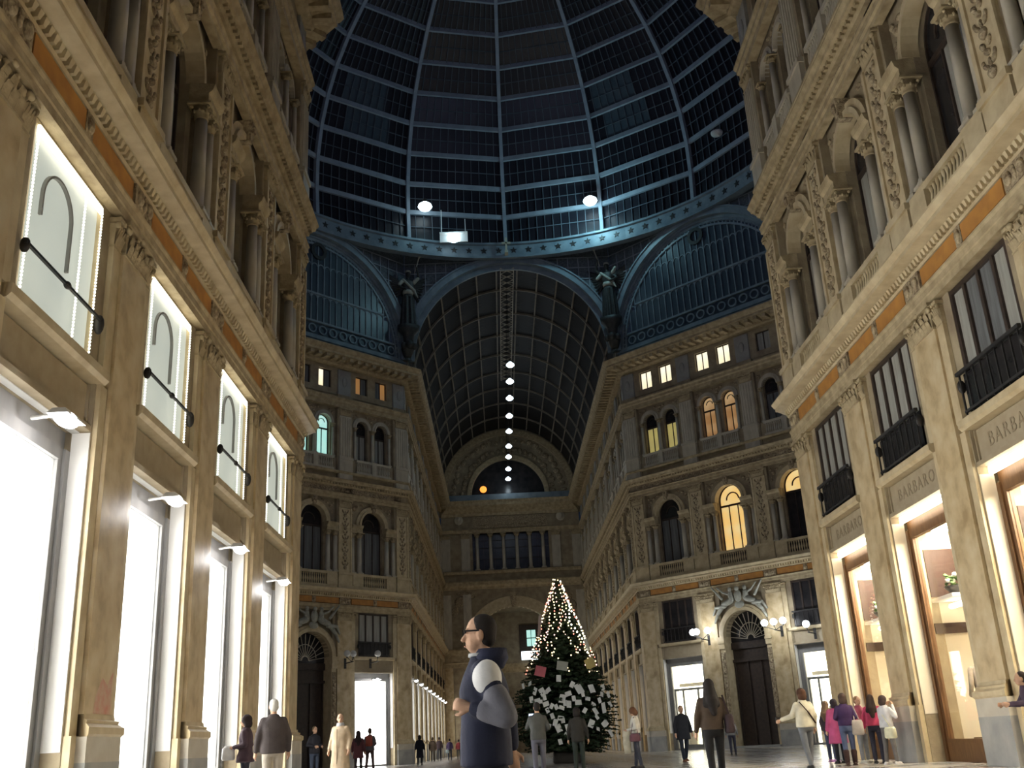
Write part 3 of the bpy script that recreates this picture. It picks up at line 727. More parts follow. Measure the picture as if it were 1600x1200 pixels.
# far diagonal walls
wdr, pcd, bcd, swd = facade('wall_diagonal_right', 'angled corner facade with lit windows and arched portal, right of tree', (RX, Y1, 0), -PI / 4, 3, PITCH, T, T,
       {0: 'shop_cream', 2: 'shop_cream'}, portal=1, mezz='pane_dark', lit={
       ('a', 0, 0): 'win_white', ('a', 0, 1): 'win_white', ('a', 1, 0): 'win_white', ('a', 1, 1): 'win_white', ('a', 2, 0): 'pane_curtain',
       ('3', 0, 0): ('win_yellow', 'pane_dark', 'dark_frame'), ('3', 0, 1): ('win_yellow', 'pane_dark', 'dark_frame'),
       ('3', 1, 0): ('win_brown', 'win_brown', 'dark_frame'), ('3', 1, 1): ('win_brown', 'win_brown', 'dark_frame'),
       ('2', 1): ('win_orange', 'win_orange', 'dark_frame'), ('2', 2): ('pane_dark', 'win_orange', 'dark_frame')})
wdl, _, _, _ = facade('wall_diagonal_left', 'angled corner facade with one cyan lit arched window, left of vault', (LX - DS * CS, Y1 - DS * CS, 0), PI / 4, 3, PITCH, T, T,
       {2: 'white', 0: 'shop_dim'}, portal=1, lit={
       ('3', 1, 0): ('win_cyan', 'win_cyan', 'dark_frame'), ('3', 1, 1): ('win_cyan', 'win_cyan', 'dark_frame'),
       ('3', 2, 0): cur, ('3', 2, 1): cur, ('a', 2, 1): ['pane_curtain_dim', 'win_amber'], ('a', 2, 0): ['win_amber', 'pane_curtain_dim'], ('a', 1, 1): ['win_white', 'pane_curtain_dim']})
facade('wall_diagonal_near_right', 'angled corner facade behind the right wall end, out of sight', (RX + DS * CS, Y0 + DS * CS, 0), -3 * PI / 4, 3, PITCH, T, T, {0: 'shop_white_far', 2: 'shop_white_far'}, portal=1)
facade('wall_diagonal_near_left', 'angled corner facade behind the left wall end, out of sight', (LX, Y0, 0), 3 * PI / 4, 3, PITCH, T, T, {0: 'shop_white_far', 2: 'shop_white_far'}, portal=1)
NF = 9
PF = (Y2 - Y1 - 1.05) / NF
wfl, pcf, bcf, swf = facade('wall_far_left', 'receding arcade wall with white lit shops under the far vault', (LX, Y1, 0), PI / 2, NF, PF, T, -1, {i: 'shop_white_far' for i in range(NF)}, near=False)
wfr, _, _, _ = facade('wall_far_right', 'receding arcade wall with dim shops behind the tree', (RX, Y2, 0), -PI / 2, NF, PF, -1, T, {i: 'shop_dim' for i in range(NF)}, near=False, mezz='pane_dark')
for i, w_ in ((2, .5), (3, .8)):
    inst(('redmark', i), 'red_mark', 'red_paint', lambda b: b.add([(-.2, -.004, 1.5), (.45, -.004, 1.5), (.45, -.004, 1.5 + w_ * .75), (.25, -.004, 1.5 + w_ * .5), (.05, -.004, 1.5 + w_ * .62), (-.15, -.004, 1.5 + w_ * .3)], [(0, 1, 2, 3, 4, 5)]), wl, (pcl[i], 0, 0))
# fascia lettering on the right hand shops
def letters(W, u, text, size, z):
    cu = bpy.data.curves.new('letters', 'FONT'); cu.body = text; cu.size = size; cu.align_x = 'CENTER'; cu.extrude = 0.006; cu.resolution_u = 2
    cu.space_character = 1.25
    cu.materials.append(MATS['letter'])
    o = bpy.data.objects.new('letters', cu); C.objects.link(o)
    o.parent = W; o.location = (u, .236, z); o.rotation_euler = (PI / 2, 0, 0)
    me = bpy.data.meshes.new_from_object(o.evaluated_get(bpy.context.evaluated_depsgraph_get()))
    bpy.data.objects.remove(o)
    o = link('fascia_lettering', me, W, (u, .236, z), (PI / 2, 0, 0))
    return o
for i in (0, 1, 2): letters(wr, bcr[i], 'BARBARO', .40, 5.68)

# end wall of the far arm -------------------------------------------------
def end_wall():
    m = MB(); w = 2 * HW; cu = HW - .05
    m.box(0, w, .3, .8, 8.5, 10.07) if False else None
    m.spandrel(0, w, 10.07, 16.9, cu, 4.4, .1, .9, 28)
    m.box(0, cu - 4.4, .1, .9, 0, 10.07); m.box(cu + 4.4, w, .1, .9, 0, 10.07)
    m.box(0, w, .1, .9, 16.9, 18.4)
    m.box(0, cu - 4.1, .1, .9, 18.4, 22.4); m.box(cu + 4.1, w, .1, .9, 18.4, 22.4)
    m.box(0, w, .1, .9, 22.4, 26.5)
    m.spandrel(cu - 7.6, cu + 7.6, 26.5, 34.6, cu, 4.0, .3, .9, 28)
    W = link('wall_end', m.mesh('wall_end', 'stucco')); W.location = (LX, Y2, 0)
    struct(W, 'far end wall with colonnade, archway and carved lunette', 'facade')
    def run(nm, prof, mt='moulding'):
        b = MB(); b.sweep(prof, 0, w, -1, -1); link(nm, b.mesh(nm, mt), W)
    for sx, u0, u1 in ((0, 0, cu - 4.4), (1, cu + 4.4, w)):
        b = MB(); b.sweep([(-.2, 8.5), (.06, 8.5), (.06, 8.9), (.14, 9.0), (.05, 9.1), (.05, 9.7), (.3, 9.9), (.42, 10.2), (.42, 10.33), (-.2, 10.36)], u0, u1, 0, 0)
        link('entablature', b.mesh('entablature', 'moulding'), W)
        for k in range(2):
            uu = u0 + .45 + k * (u1 - u0 - .9)
            inst('endpil', 'pilaster', 'marble', lambda b: (b.box(-.42, .42, -.02, .12, 0, 8.5), b.box(-.5, .5, -.1, .12, 0, 1.2)), W, (uu, 0, 0))
            inst('endpil2', 'upper_pilaster', 'column_stone', lambda b: (b.box(-.42, .42, 0, .12, 10.4, 15.9), b.box(-.36, .36, -.05, .12, 10.4, 11.3)), W, (uu, 0, 0))
            p3 = inst('endpil3', 'fluted_pilaster', 'column_stone', lambda b: (b.box(-.46, .46, .02, .12, 18.4, 21.8), [b.box(-.42 + k_ * .19, -.34 + k_ * .19, -.03, .03, 18.5, 21.7) for k_ in range(5)]), W, (uu, 0, 0))
            inst('endpil3cap', 'capital', 'moulding', capital_fn(.92, .5, .12), p3, (0, .0, 21.8))
    run('cornice', [(-.2, 16.4), (.05, 16.4), (.1, 16.6), (.3, 16.8), (.36, 17.1), (.36, 17.2), (-.2, 17.25)])
    run('ledge', [(-.2, 18.0), (.15, 18.0), (.2, 18.1), (.2, 18.3), (-.2, 18.4)])
    run('architrave', [(-.2, 22.35), (.05, 22.35), (.05, 22.6), (.12, 22.75), (-.2, 22.8)])
    run('cornice', [(-.2, 24.2), (.06, 24.2), (.1, 24.5), (.5, 24.9), (.8, 25.2), (.8, 25.5), (1.0, 25.73), (-.2, 25.8)])
    run('ledge', [(-.3, 25.8), (.3, 25.8), (.3, 26.5), (-.3, 26.5)], 'steel_band')
    # carved shells
    fr = inst('endfr', 'carved_frieze', 'relief', lambda b: b.box(-4.0, 4.0, -.02, .12, 22.85, 24.1), W, (cu, 0, 0))
    for k in range(5):
        inst('shell', 'shell', 'relief', lambda b: (b.fan(0, 23.25, .55, -.10, -.02, 10), [b.ell((.45 * math.cos(t), -.1, 23.25 + .45 * math.sin(t)), (.07, .06, .07), 6, 5) for t in [PI * q / 6 for q in range(7)]], b.ell((0, -.1, 23.2), (.3, .08, .12), 8, 6)), fr, (-2.9 + 1.45 * k, 0, 0))
    for u in (cu - 5.5, cu + 5.5):
        inst('medal', 'medallion', 'column_stone', lambda b: (b.ell((0, .02, 23.82), (.48, .1, .5), 14, 8), b.ell((0, -.1, 23.85), (.24, .16, .3), 10, 8)), W, (u, 0, 0))
    # colonnade
    for x in (-3.6, -2.17, -.78, .65, 2.04, 3.45):
        c = inst('endcol', 'column', 'column_stone', column_fn(.19, 3.45), W, (cu + x, .1, 18.4))
        inst('endcolcap', 'capital', 'moulding', roundcap_fn(.19, .45), c, (0, 0, 3.45))
    for k in range(7):
        inst('endpane', 'pane', 'pane_dark', lambda b: b.box(-.56, .56, .62, .64, 18.4, 22.4), W, (cu - 3.51 + 1.17 * k, 0, 0))
    inst('endbars', 'window_bars', 'dark_frame', lambda b: ([b.box(-4.1, 4.1, .55, .6, z - .03, z + .03) for z in (19.6, 20.8, 21.6)], [b.box(-4.1 + 1.17 * k - .03, -4.1 + 1.17 * k + .03, .55, .6, 18.4, 22.4) for k in range(8)]), W, (cu, 0, 0))
    # lower arch
    inst('endarch', 'arch_moulding', 'marble_edge', lambda b: (b.arch(0, 10.07, 4.4, 4.75, -.08, .9, seg=32), b.arch(0, 10.07, 4.75, 5.5, .0, .12, seg=32)), W, (cu, 0, 0))
    inst('endkey', 'keystone', 'relief', lambda b: b.frustum(-.2, .2, -.2, .2, 14.4, -.35, .35, -.3, .2, 15.9), W, (cu, 0, 0))
    inst('endspr', 'spandrel_relief', 'relief', lambda b: [b.ell((sx * x, .08, z), (rx, .08, rz), 8, 6) for sx in (-1, 1) for x, z, rx, rz in ((5.6, 15.2, .6, .5), (4.6, 15.7, .6, .3), (6.2, 14.3, .4, .6), (5.2, 16.0, .8, .2))], W, (cu, 0, 0))
    # lunette band
    inst('endlun', 'lunette_arch', 'moulding', lambda b: (b.arch(0, 26.5, 4.0, 4.45, .0, .4, seg=30), b.arch(0, 26.5, 6.7, 7.35, .0, .4, seg=36)), W, (cu, 0, 0))
    def lr(b):
        rnd = random.Random(3)
        for k in range(26):
            t = PI * (k + .5) / 26
            for q in range(2):
                r = 5.0 + q * 1.1 + rnd.uniform(-.2, .2)
                b.ell((r * math.cos(t), .28, 26.5 + r * math.sin(t)), (rnd.uniform(.2, .42), .14, rnd.uniform(.2, .42)), 8, 5)
    inst('endlunrel', 'lunette_relief', 'relief', lr, W, (cu, 0, 0))
    inst('endlunglass', 'lunette_glass', 'pane_dark', lambda b: b.fan(0, 26.5, 4.0, .8, .82, 28), W, (cu, 0, 0))
    inst('endlunlamp', 'orange_lamp', 'orange_lamp', lambda b: b.ell((-2.7, .7, 27.3), (.38, .1, .38), 12, 8), W, (cu, 0, 0))
    # passage behind the arch: walls, window and luminous sign
    inst('pass', 'passage_wall', 'stucco', lambda b: (b.box(-4.4, 4.4, 6.5, 6.8, 0, 15), b.box(-4.6, -4.4, .9, 6.8, 0, 15), b.box(4.4, 4.6, .9, 6.8, 0, 15), b.box(-4.6, 4.6, .9, 6.8, 14.6, 15)), W, (cu, 0, 0))
    inst('passl', 'passage_lintel', 'moulding', lambda b: b.box(-4.4, 4.4, 2.8, 3.2, 8.0, 8.9), W, (cu, 0, 0))
    pw = inst('passdark', 'window', 'dark_frame', lambda b: b.box(.55, 3.3, 6.3, 6.5, 9.5, 13.2), W, (cu, 0, 0))
    for qx in (0, 1):
        for qz in (0, 1):
            inst(('passpane', qx, qz), 'pane', 'win_cyan', lambda b: b.box(1.35 + qx * .52, 1.8 + qx * .52, 6.24, 6.3, 10.9 + qz * .9, 11.7 + qz * .9), pw)
    inst('passsign', 'luminous_sign', 'sign_light', lambda b: b.box(.6, 3.0, 2.6, 2.78, 9.2, 10.05), W, (cu, 0, 0))
    return W
wend = end_wall()

# ------------------------------------------------------------------ far barrel vault
def vault():
    N_A = 15; ys = [Y1] + [Y1 + 4.58 * k for k in range(1, 9)] + [Y2]
    def P(a, r=RVA): return (r * math.cos(a), ZSP + r * math.sin(a))
    fr = MB(); fr.box(-RVA - .3, -RVA, 0, Y2 - Y1, ZSP - .3, ZSP + .1); fr.box(RVA, RVA + .3, 0, Y2 - Y1, ZSP - .3, ZSP + .1)
    V = link('ceiling_vault', fr.mesh('ceiling_vault', 'vault_iron')); V.location = (X0, Y1, 0)
    struct(V, 'dark glazed iron barrel vault over the far arm', 'vault')
    for y in ys[1:-1]:
        inst('vrib', 'arch_rib', 'vault_iron', lambda b: b.arch(0, ZSP, RVA - .12, RVA + .05, -.06, .06, seg=30), V, (0, y - Y1, 0))
    for k in range(N_A + 1):
        a = PI * k / N_A; x, z = P(a)
        inst(('vpur', k), 'purlin', 'vault_iron', lambda b: b.bar((x, 0, z), (x, Y2 - Y1, z), .11, .11), V)
    for j in range(len(ys) - 1):
        d = ys[j + 1] - ys[j]
        for k in range(N_A):
            a0, a1 = PI * k / N_A, PI * (k + 1) / N_A
            def pn(b):
                (x0, z0), (x1, z1) = P(a0, RVA + .06), P(a1, RVA + .06); (x2, z2), (x3, z3) = P(a0, RVA + .1), P(a1, RVA + .1)
                b.add([(x0, 0, z0), (x1, 0, z1), (x1, d, z1), (x0, d, z0), (x2, 0, z2), (x3, 0, z3), (x3, d, z3), (x2, d, z2)], [(0, 1, 2, 3), (7, 6, 5, 4), (0, 4, 5, 1), (1, 5, 6, 2), (2, 6, 7, 3), (3, 7, 4, 0)])
            inst(('vpane', k, round(d, 2)), 'pane', 'vault_glass', pn, V, (0, ys[j] - Y1, 0))
    gb = MB(); y = .55
    while y < Y2 - Y1 - .3:
        gb.arch(0, ZSP, RVA + .035, RVA + .055, y - .012, y + .012, seg=30); y += .6
    link('glazing_bars', gb.mesh('glazing_bars', 'bronze'), V, kind='stuff')
    def walk(b):
        for sx in (-1, 1):
            b.bar((sx * .48, 0, ZSP + RVA - .45), (sx * .48, 24, ZSP + RVA - .45), .06)
        for k in range(24):
            b.bar((-.48, k, ZSP + RVA - .45), (.48, k + 1, ZSP + RVA - .45), .04); b.bar((.48, k, ZSP + RVA - .45), (-.48, k + 1, ZSP + RVA - .45), .04)
            b.bar((-.48, k + .5, ZSP + RVA - .45), (.48, k + .5, ZSP + RVA - .45), .04)
    inst('walk', 'lattice_beam', 'pale_stone', walk, V)
    return V
vlt = vault()

# ------------------------------------------------------------------ dome
RINGS = [(18.3, 35.2), (18.45, 37.55), (18.4, 39.9), (18.0, 42.24), (17.3, 44.35), (16.25, 46.35), (14.9, 48.1), (13.2, 49.7), (11.3, 51.05), (9.2, 52.2), (6.9, 53.1), (4.4, 53.7), (1.6, 54.0)]
NS = 16
def dome():
    b = MB()
    seg = 64
    prof = [(17.95, 34.15), (17.95, 35.0), (17.8, 35.05), (17.8, 35.2), (18.6, 35.25), (18.6, 34.1), (17.85, 34.0), (17.85, 34.15)]
    b.lathe(prof, 0, 0, seg, False); b.f = b.f[:-2]; b.sm = b.sm[:-2]
    D = link('ceiling_dome', b.mesh('ceiling_dome', 'steel_band')); D.location = (X0, YC, 0)
    struct(D, 'dark blue glazed iron dome over the crossing with star frieze', 'dome')
    def pos(i, a, off=0.0):
        r, z = RINGS[i]; return Vector(((r + off) * math.sin(a), (r + off) * math.cos(a), z + off * .4))
    dA = 2 * PI / NS
    def rib(b):
        for i in range(len(RINGS) - 1): b.bar(pos(i, 0, -.12), pos(i + 1, 0, -.12), .26, .34)
    for k in range(NS):
        inst('drib', 'rib', 'blue_iron', rib, D, rot=(0, 0, -k * dA))
    for i in range(1, len(RINGS)):
        for k in range(NS):
            inst(('dring', i), 'ring_beam', 'blue_iron', lambda b: b.bar(pos(i, 0, -.08), pos(i, dA, -.08), .18, .34 if i < 8 else .26), D, rot=(0, 0, -k * dA))
    NP = 12
    rest = MB(); bars = MB()
    def cell(i, k, j):
        p0, p1, q0, q1 = pos(i, k * dA, .08), pos(i, (k + 1) * dA, .08), pos(i + 1, k * dA, .08), pos(i + 1, (k + 1) * dA, .08)
        f0, f1 = j / NP, (j + 1) / NP
        return p0.lerp(p1, f0), p0.lerp(p1, f1), q0.lerp(q1, f1), q0.lerp(q1, f0)
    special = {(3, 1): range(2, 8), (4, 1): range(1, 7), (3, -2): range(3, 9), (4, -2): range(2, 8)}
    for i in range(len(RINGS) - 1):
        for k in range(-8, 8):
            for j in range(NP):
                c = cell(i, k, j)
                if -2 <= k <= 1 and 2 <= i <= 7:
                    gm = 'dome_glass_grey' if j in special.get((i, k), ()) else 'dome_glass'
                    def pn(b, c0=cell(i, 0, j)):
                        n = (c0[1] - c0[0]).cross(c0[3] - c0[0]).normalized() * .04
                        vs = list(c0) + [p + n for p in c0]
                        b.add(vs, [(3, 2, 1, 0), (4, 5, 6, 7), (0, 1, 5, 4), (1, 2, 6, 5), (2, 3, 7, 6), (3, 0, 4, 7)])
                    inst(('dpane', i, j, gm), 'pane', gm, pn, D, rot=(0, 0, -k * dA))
                else:
                    rest.add(c, [(3, 2, 1, 0)])
                if i < 11 and j > 0: bars.bar(c[0] * .997, c[3] * .997, .045, .09)
            p0, p1 = pos(i, k * dA, -.0), pos(i, (k + 1) * dA, -.0); q0, q1 = pos(i + 1, k * dA, 0), pos(i + 1, (k + 1) * dA, 0)
            bars.bar(p0.lerp(q0, .5), p1.lerp(q1, .5), .04, .06)
    link('outer_glazing', rest.mesh('outer_glazing', 'dome_glass'), D, kind='stuff')
    link('glazing_bars', bars.mesh('glazing_bars', 'dome_bar'), D, kind='stuff')
    # stars on the frieze
    def star(b):
        vs = []
        for y in (0, .05):
            for k in range(10):
                r = .26 if k % 2 == 0 else .11; a = PI / 2 + PI * k / 5; vs.append((r * math.cos(a), y, r * math.sin(a)))
        b.add(vs, [tuple(range(10)), tuple(range(19, 9, -1))] + [(i, (i + 1) % 10, 10 + (i + 1) % 10, 10 + i) for i in range(10)])
    for k in range(-28, 29):
        a = 2 * PI * (k + .5) / 104
        inst('star', 'star', 'iron', star, D, (17.9 * math.sin(a), 17.9 * math.cos(a), 34.6), (0, 0, -a))
    # octagon faces above the cornice: spandrels, arch bands, lattice
    faces = [((LX, Y1), 0), ((RX, Y1), -PI / 4), ((LX - DS * CS, Y1 - DS * CS), PI / 4), ((RX + DS * CS, Y1 - DS * CS), -PI / 2), ((LX - DS * CS, Y0 + DS * CS), PI / 2)]
    for (ox, oy), rz in faces:
        S = inst('spand', 'spandrel', 'lattice', lambda b: b.spandrel(0, DS, ZSP, 35.2, HW, RVA, .05, .25, 40), D, (ox - X0, oy - YC, 0), (0, 0, rz))
        inst('aband', 'arch_band', 'steel_band', lambda b: (b.arch(HW, ZSP, RVA - .12, RVA + .30, -.28, .3, seg=44), b.arch(HW, ZSP, RVA + .30, RVA + .40, -.36, .1, seg=44), b.arch(HW, ZSP, RVA - .5, RVA - .12, .12, .3, seg=44)), S)
        def lat(b):
            for sx in (-1, 1):
                for k in range(7):
                    x = HW + sx * (2.2 + .75 * k); zt = 34.1; za = ZSP + math.sqrt(max(0, (RVA + .4) ** 2 - (x - HW) ** 2))
                    b.bar((x, 0, za), (x, 0, zt), .06)
                for z in (32.4, 33.3, 34.1):
                    dx = math.sqrt(max(0, (RVA + .4) ** 2 - (z - ZSP) ** 2)); b.bar((HW + sx * dx, 0, z), (HW + sx * HW, 0, z), .06)
        inst('lat', 'spandrel_lattice', 'blue_iron', lat, S)
        cr = MB()
    # floor of the drum between octagon and ring
    return D
dm = dome()

# lunette windows of the diagonal faces
def lunette(name, label, org, rz):
    W = inst('lunrim', name, 'steel_band', lambda b: (b.arch(HW, ZSP, 6.55, 6.68, .05, .25, seg=44), b.arch(HW, ZSP, 7.05, 7.25, .05, .25, seg=44), b.box(.2, DS - .2, .05, .25, ZSP - .1, ZSP + .08), b.box(.9, DS - .9, .05, .25, 27.55, 27.68), b.box(1.9, DS - 1.9, .05, .25, 29.55, 29.68)))
    W.name = name
    W.matrix_world = Matrix.Translation((org[0], org[1], 0)) @ Matrix.Rotation(rz, 4, 'Z')
    struct(W, label, 'window')
    # pierced ring between the two rims
    inst('lunring', 'pierced_rim', 'steel_band', lambda b: [b.bar((HW + 6.66 * math.cos(t), .15, ZSP + 6.66 * math.sin(t)), (HW + 7.08 * math.cos(t + .035), .15, ZSP + 7.08 * math.sin(t + .035)), .06) for t in [PI * (k + .5) / 70 for k in range(70)]], W)
    inst('lunbot', 'ring_frieze', 'steel_band', lambda b: [b.arch(.95 + .82 * (k + .5), 27.12, .24, .33, .1, .2, 0, 2 * PI, 14) for k in range(16)], W)
    inst('luno', 'oculus', 'iron', lambda b: (b.arch(HW, 32.75, .38, .62, .0, .3, 0, 2 * PI, 24)), W)
    nm = 25; st = 13.1 / (nm + 1)
    for k in range(nm):
        x = HW - 6.55 + st * (k + 1); zt = ZSP + math.sqrt(6.6 ** 2 - (x - HW) ** 2)
        inst(('mull', k), 'mullion', 'steel_band', lambda b: b.box(x - .035, x + .035, .08, .2, 27.68, zt), W)
    for k in range(nm + 1):
        x = HW - 6.55 + st * (k + .5); zt = ZSP + math.sqrt(max(.01, 6.6 ** 2 - (abs(x - HW) + st * .5) ** 2))
        z1 = min(29.55, zt)
        def lp(b):
            if z1 > 27.7: b.box(x - st / 2 + .035, x + st / 2 - .035, .14, .16, 27.68, z1)
            else: b.box(x - st / 2 + .035, x + st / 2 - .035, .14, .16, ZSP + .08, max(ZSP + .3, z1))
        inst(('lpa', k), 'pane', 'lunette_glass', lp, W)
        if zt > 29.9:
            inst(('lpb', k), 'pane', 'lunette_glass', lambda b: b.box(x - st / 2 + .035, x + st / 2 - .035, .14, .16, 29.68, zt + .25), W)
    def heads(b):
        for k in range(nm + 1):
            x = HW - 6.55 + st * (k + .5); zt = ZSP + math.sqrt(max(.01, 6.6 ** 2 - (x - HW) ** 2))
            for zz in (29.33, 31.6):
                if zt > zz + .3: b.arch(x, zz, st * .5 - .07, st * .5, .1, .18, seg=8)
    inst('lunheads', 'arched_heads', 'steel_band', heads, W, kind='stuff')
    inst('lunback', 'lower_glass', 'lunette_glass', lambda b: b.box(.6, DS - .6, .2, .22, ZSP, 27.6), W)
    return W
lunette('window_1', 'great semicircular blue lunette window above the right angled facade', (RX, Y1), -PI / 4)
lunette('window_2', 'great semicircular shadowed lunette window above the left angled facade', (LX - DS * CS, Y1 - DS * CS), PI / 4)

# cross on the crown of the vault mouth
cx = inst('cross', 'cross', 'gilt_cross', lambda b: (b.box(-.07, .07, -.05, .05, 0, 1.05), b.box(-.32, .32, -.05, .05, .55, .69), b.box(-.12, .12, -.12, .75, -.18, 0)), None, (X0, 65.4, 34.35))
tag(cx, 'small pale cross standing on the crown of the vault arch', 'cross')

# ------------------------------------------------------------------ angels on brackets between the arches
def angel(name, label, loc, rz, mirror):
    s = -1 if mirror else 1
    b = MB()
    # robed body, arms, head, one continuous figure
    b.loft([(0, .50, .42, 0, 0), (.5, .46, .38, 0, 0), (1.4, .42, .34, 0, 0), (2.2, .36, .28, 0, 0), (2.55, .30, .24, 0, 0), (3.1, .42, .28, 0, 0), (3.45, .46, .26, 0, 0), (3.6, .2, .16, 0, 0)], 16)
    b.cap((0, 0, 3.55), (0, -.03, 3.85), .11, .10); b.ell((0, -.06, 4.05), (.19, .22, .26)); b.ell((0, -.26, 4.03), (.04, .06, .06))
    b.cap((s * .42, 0, 3.4), (s * .75, -.25, 3.75), .13, .10); b.cap((s * .75, -.25, 3.75), (s * .55, -.5, 4.3), .09, .07); b.ell((s * .54, -.52, 4.4), (.08, .08, .12))
    b.cap((-s * .42, 0, 3.4), (-s * .72, -.2, 2.95), .13, .10); b.cap((-s * .72, -.2, 2.95), (-s * .35, -.45, 2.7), .09, .07); b.ell((-s * .3, -.48, 2.68), (.09, .09, .09))
    for k in range(9):
        t = 2 * PI * k / 9; b.cap((.40 * math.cos(t), .33 * math.sin(t), 2.2), (.52 * math.cos(t), .44 * math.sin(t), .05), .06, .10)
    me = b.mesh(name, 'bronze')
    o = link(name, me, None, loc, (0, 0, rz))
    r = o.modifiers.new('r', 'REMESH'); r.mode = 'VOXEL'; r.voxel_size = .045; r.use_smooth_shade = True
    tag(o, label, 'statue', 'angel statues between the vault arches')
    for sx in (-1, 1):
        def wing(bb):
            for k in range(9):
                t = k / 8
                bb.cap((sx * (.22 + .12 * t), .25, 3.3 - .35 * t), (sx * (2.7 - 1.5 * t), .30 + .3 * t, 4.75 - 2.9 * t), .13, .06, 8)
        inst(('wing', sx), 'wing', 'bronze', wing, o)
    inst(('trump', s), 'trumpet', 'bronze_light', lambda bb: (bb.cap((s * .42, -.3, 4.05), (s * .62, -.75, 5.1), .03, .05, 8), bb.cap((s * .62, -.75, 5.1), (s * .66, -.83, 5.3), .06, .16, 10)), o)
    inst('sash', 'drapery_highlights', 'bronze_light', lambda bb: (bb.loft([(2.45, .36, .30, 0, 0), (2.6, .40, .33, 0, 0), (2.75, .36, .30, 0, 0)], 14), bb.cap((-.4, -.2, 3.5), (.4, -.3, 2.7), .10, .10), bb.cap((.38, -.2, 2.7), (.62, -.3, 2.2), .12, .05), bb.ell((0, -.05, 4.22), (.22, .24, .14)), bb.cap((-.42, -.1, 3.42), (-.7, -.25, 3.1), .15, .12), bb.cap((.42, -.1, 3.42), (.68, -.25, 3.7), .15, .12)), o)  # pale sash; shoulder and crown caps put the highlights into colour
    inst('brk', 'bracket', 'bronze', lambda bb: (bb.loft([(-2.2, .25, .2, 0, .3), (-1.6, .5, .4, 0, .15), (-1.2, .32, .3, 0, .1), (-.7, .4, .4, 0, 0), (-.3, .75, .6, 0, 0), (0, .8, .62, 0, 0)], 14), bb.ell((0, -.2, -1.45), (.3, .3, .3)), bb.ell((-.4, -.1, -1.5), (.2, .2, .25)), bb.ell((.4, -.1, -1.5), (.2, .2, .25))), o)
    return o
def vtx(x, y, back): # in front of an octagon vertex
    d = Vector((X0 - x, YC - y)).normalized(); return (x + d.x * back, y + d.y * back), math.atan2(d.y, d.x) + PI / 2
(p1, r1) = vtx(RX, Y1, .75); (p2, r2) = vtx(LX, Y1, .75)
angel('angel_statue', 'winged angel with trumpet lit blue green, right of the vault mouth', (p1[0], p1[1], 28.9), r1, True)
angel('angel_statue', 'winged angel in deep shade, left of the vault mouth', (p2[0], p2[1], 28.9), r2, False)

# ------------------------------------------------------------------ lamps
def pendant(name, label, loc, group, top, bulb, power, col, rad=.32):
    o = inst(('penb', round(top, 1)), name, 'iron', lambda b: (b.lathe([(.018, .45), (.018, top)], 0, 0, 6), b.lathe([(.10, .22), (.16, .26), (.12, .40), (.05, .46)], 0, 0, 10)), None, loc)
    inst(('shade', bulb, rad), 'globe', bulb, lambda b: b.lathe([(.05, -.20), (rad * .6, -.17), (rad, -.06), (rad * .95, .04), (rad * .45, .18), (rad * .3, .24)], 0, 0, 14), o)
    point_light('glow', (0, 0, -.45), power, col, .25, o)
    tag(o, label, 'lamp', group)
    return o
ZL = 27.9
plabels = ['nearest and topmost', 'second from the top', 'third from the top', 'fourth from the top', 'middle', 'fourth from the bottom', 'third from the bottom', 'second from the bottom', 'lowest and farthest']
for k, y in enumerate((71.6, 75.3, 79.4, 84.2, 88.8, 93.7, 97.5, 102.2, 106.4)):
    pendant('pendant_lamp', 'bright pendant lamp in the vault row, ' + plabels[k], (X0, y, ZL), 'pendant lamps hung down the far vault', ZSP + RVA - ZL - .1, 'lamp_white', PENDANT, (.75, .9, 1.0))
def dome_lamp(name, label, loc, power, col=(.42, .85, 1.0)):
    d = Vector((loc[0] - X0, loc[1] - YC, 0)).normalized(); dist = 18.3 - math.hypot(loc[0] - X0, loc[1] - YC)
    o = link(name, cached(('dl', round(dist, 2), round(d.x, 2)), name, 'iron', lambda b: (b.bar((0, 0, .55), (d.x * dist, d.y * dist, 1.0), .05), b.lathe([(.2, .25), (.25, .32), (.12, .6), (.03, .66)], 0, 0, 10))), None, loc)
    inst('dglobe', 'globe', 'lamp_blue', lambda b: b.lathe([(.08, -.34), (.38, -.26), (.52, -.06), (.46, .10), (.24, .26)], 0, 0, 16), o)
    point_light('glow', (-d.x * 1.3, -d.y * 1.3, -1.3), power, col, .3, o)
    tag(o, label, 'lamp', 'lamps round the foot of the dome')
dome_lamp('dome_lamp', 'white dome lamp above the rectangular floodlight', (-3.94, 64.16, 37.55), DOME_LAMP)
dome_lamp('dome_lamp', 'brilliant blue-white dome lamp, right of the cross', (7.94, 63.99, 37.39), DOME_LAMP_BRIGHT)
for sx, lab in ((-1, 'dome lamp over the near crossing, left, behind the frame top'), (1, 'dome lamp over the near crossing, right, behind the frame top')):
    dome_lamp('dome_lamp', lab, (X0 + sx * 6.5, YC - 15.8, 37.4), DOME_LAMP_BEHIND, (.58, .62, 1.0))
# unlit lamp far right on the dome
ul = inst('unl', 'dome_lamp', 'white_paint', lambda b: b.lathe([(.05, -.25), (.36, -.16), (.40, 0), (.2, .12), (.05, .18)], 0, 0, 14), None, (15.7, 56.7, 37.9))
inst('unlarm', 'arm', 'iron', lambda b: b.bar((0, 0, .1), (1.2, .8, .5), .05), ul)
tag(ul, 'unlit dome lamp near the right wall edge', 'lamp', 'lamps round the foot of the dome')
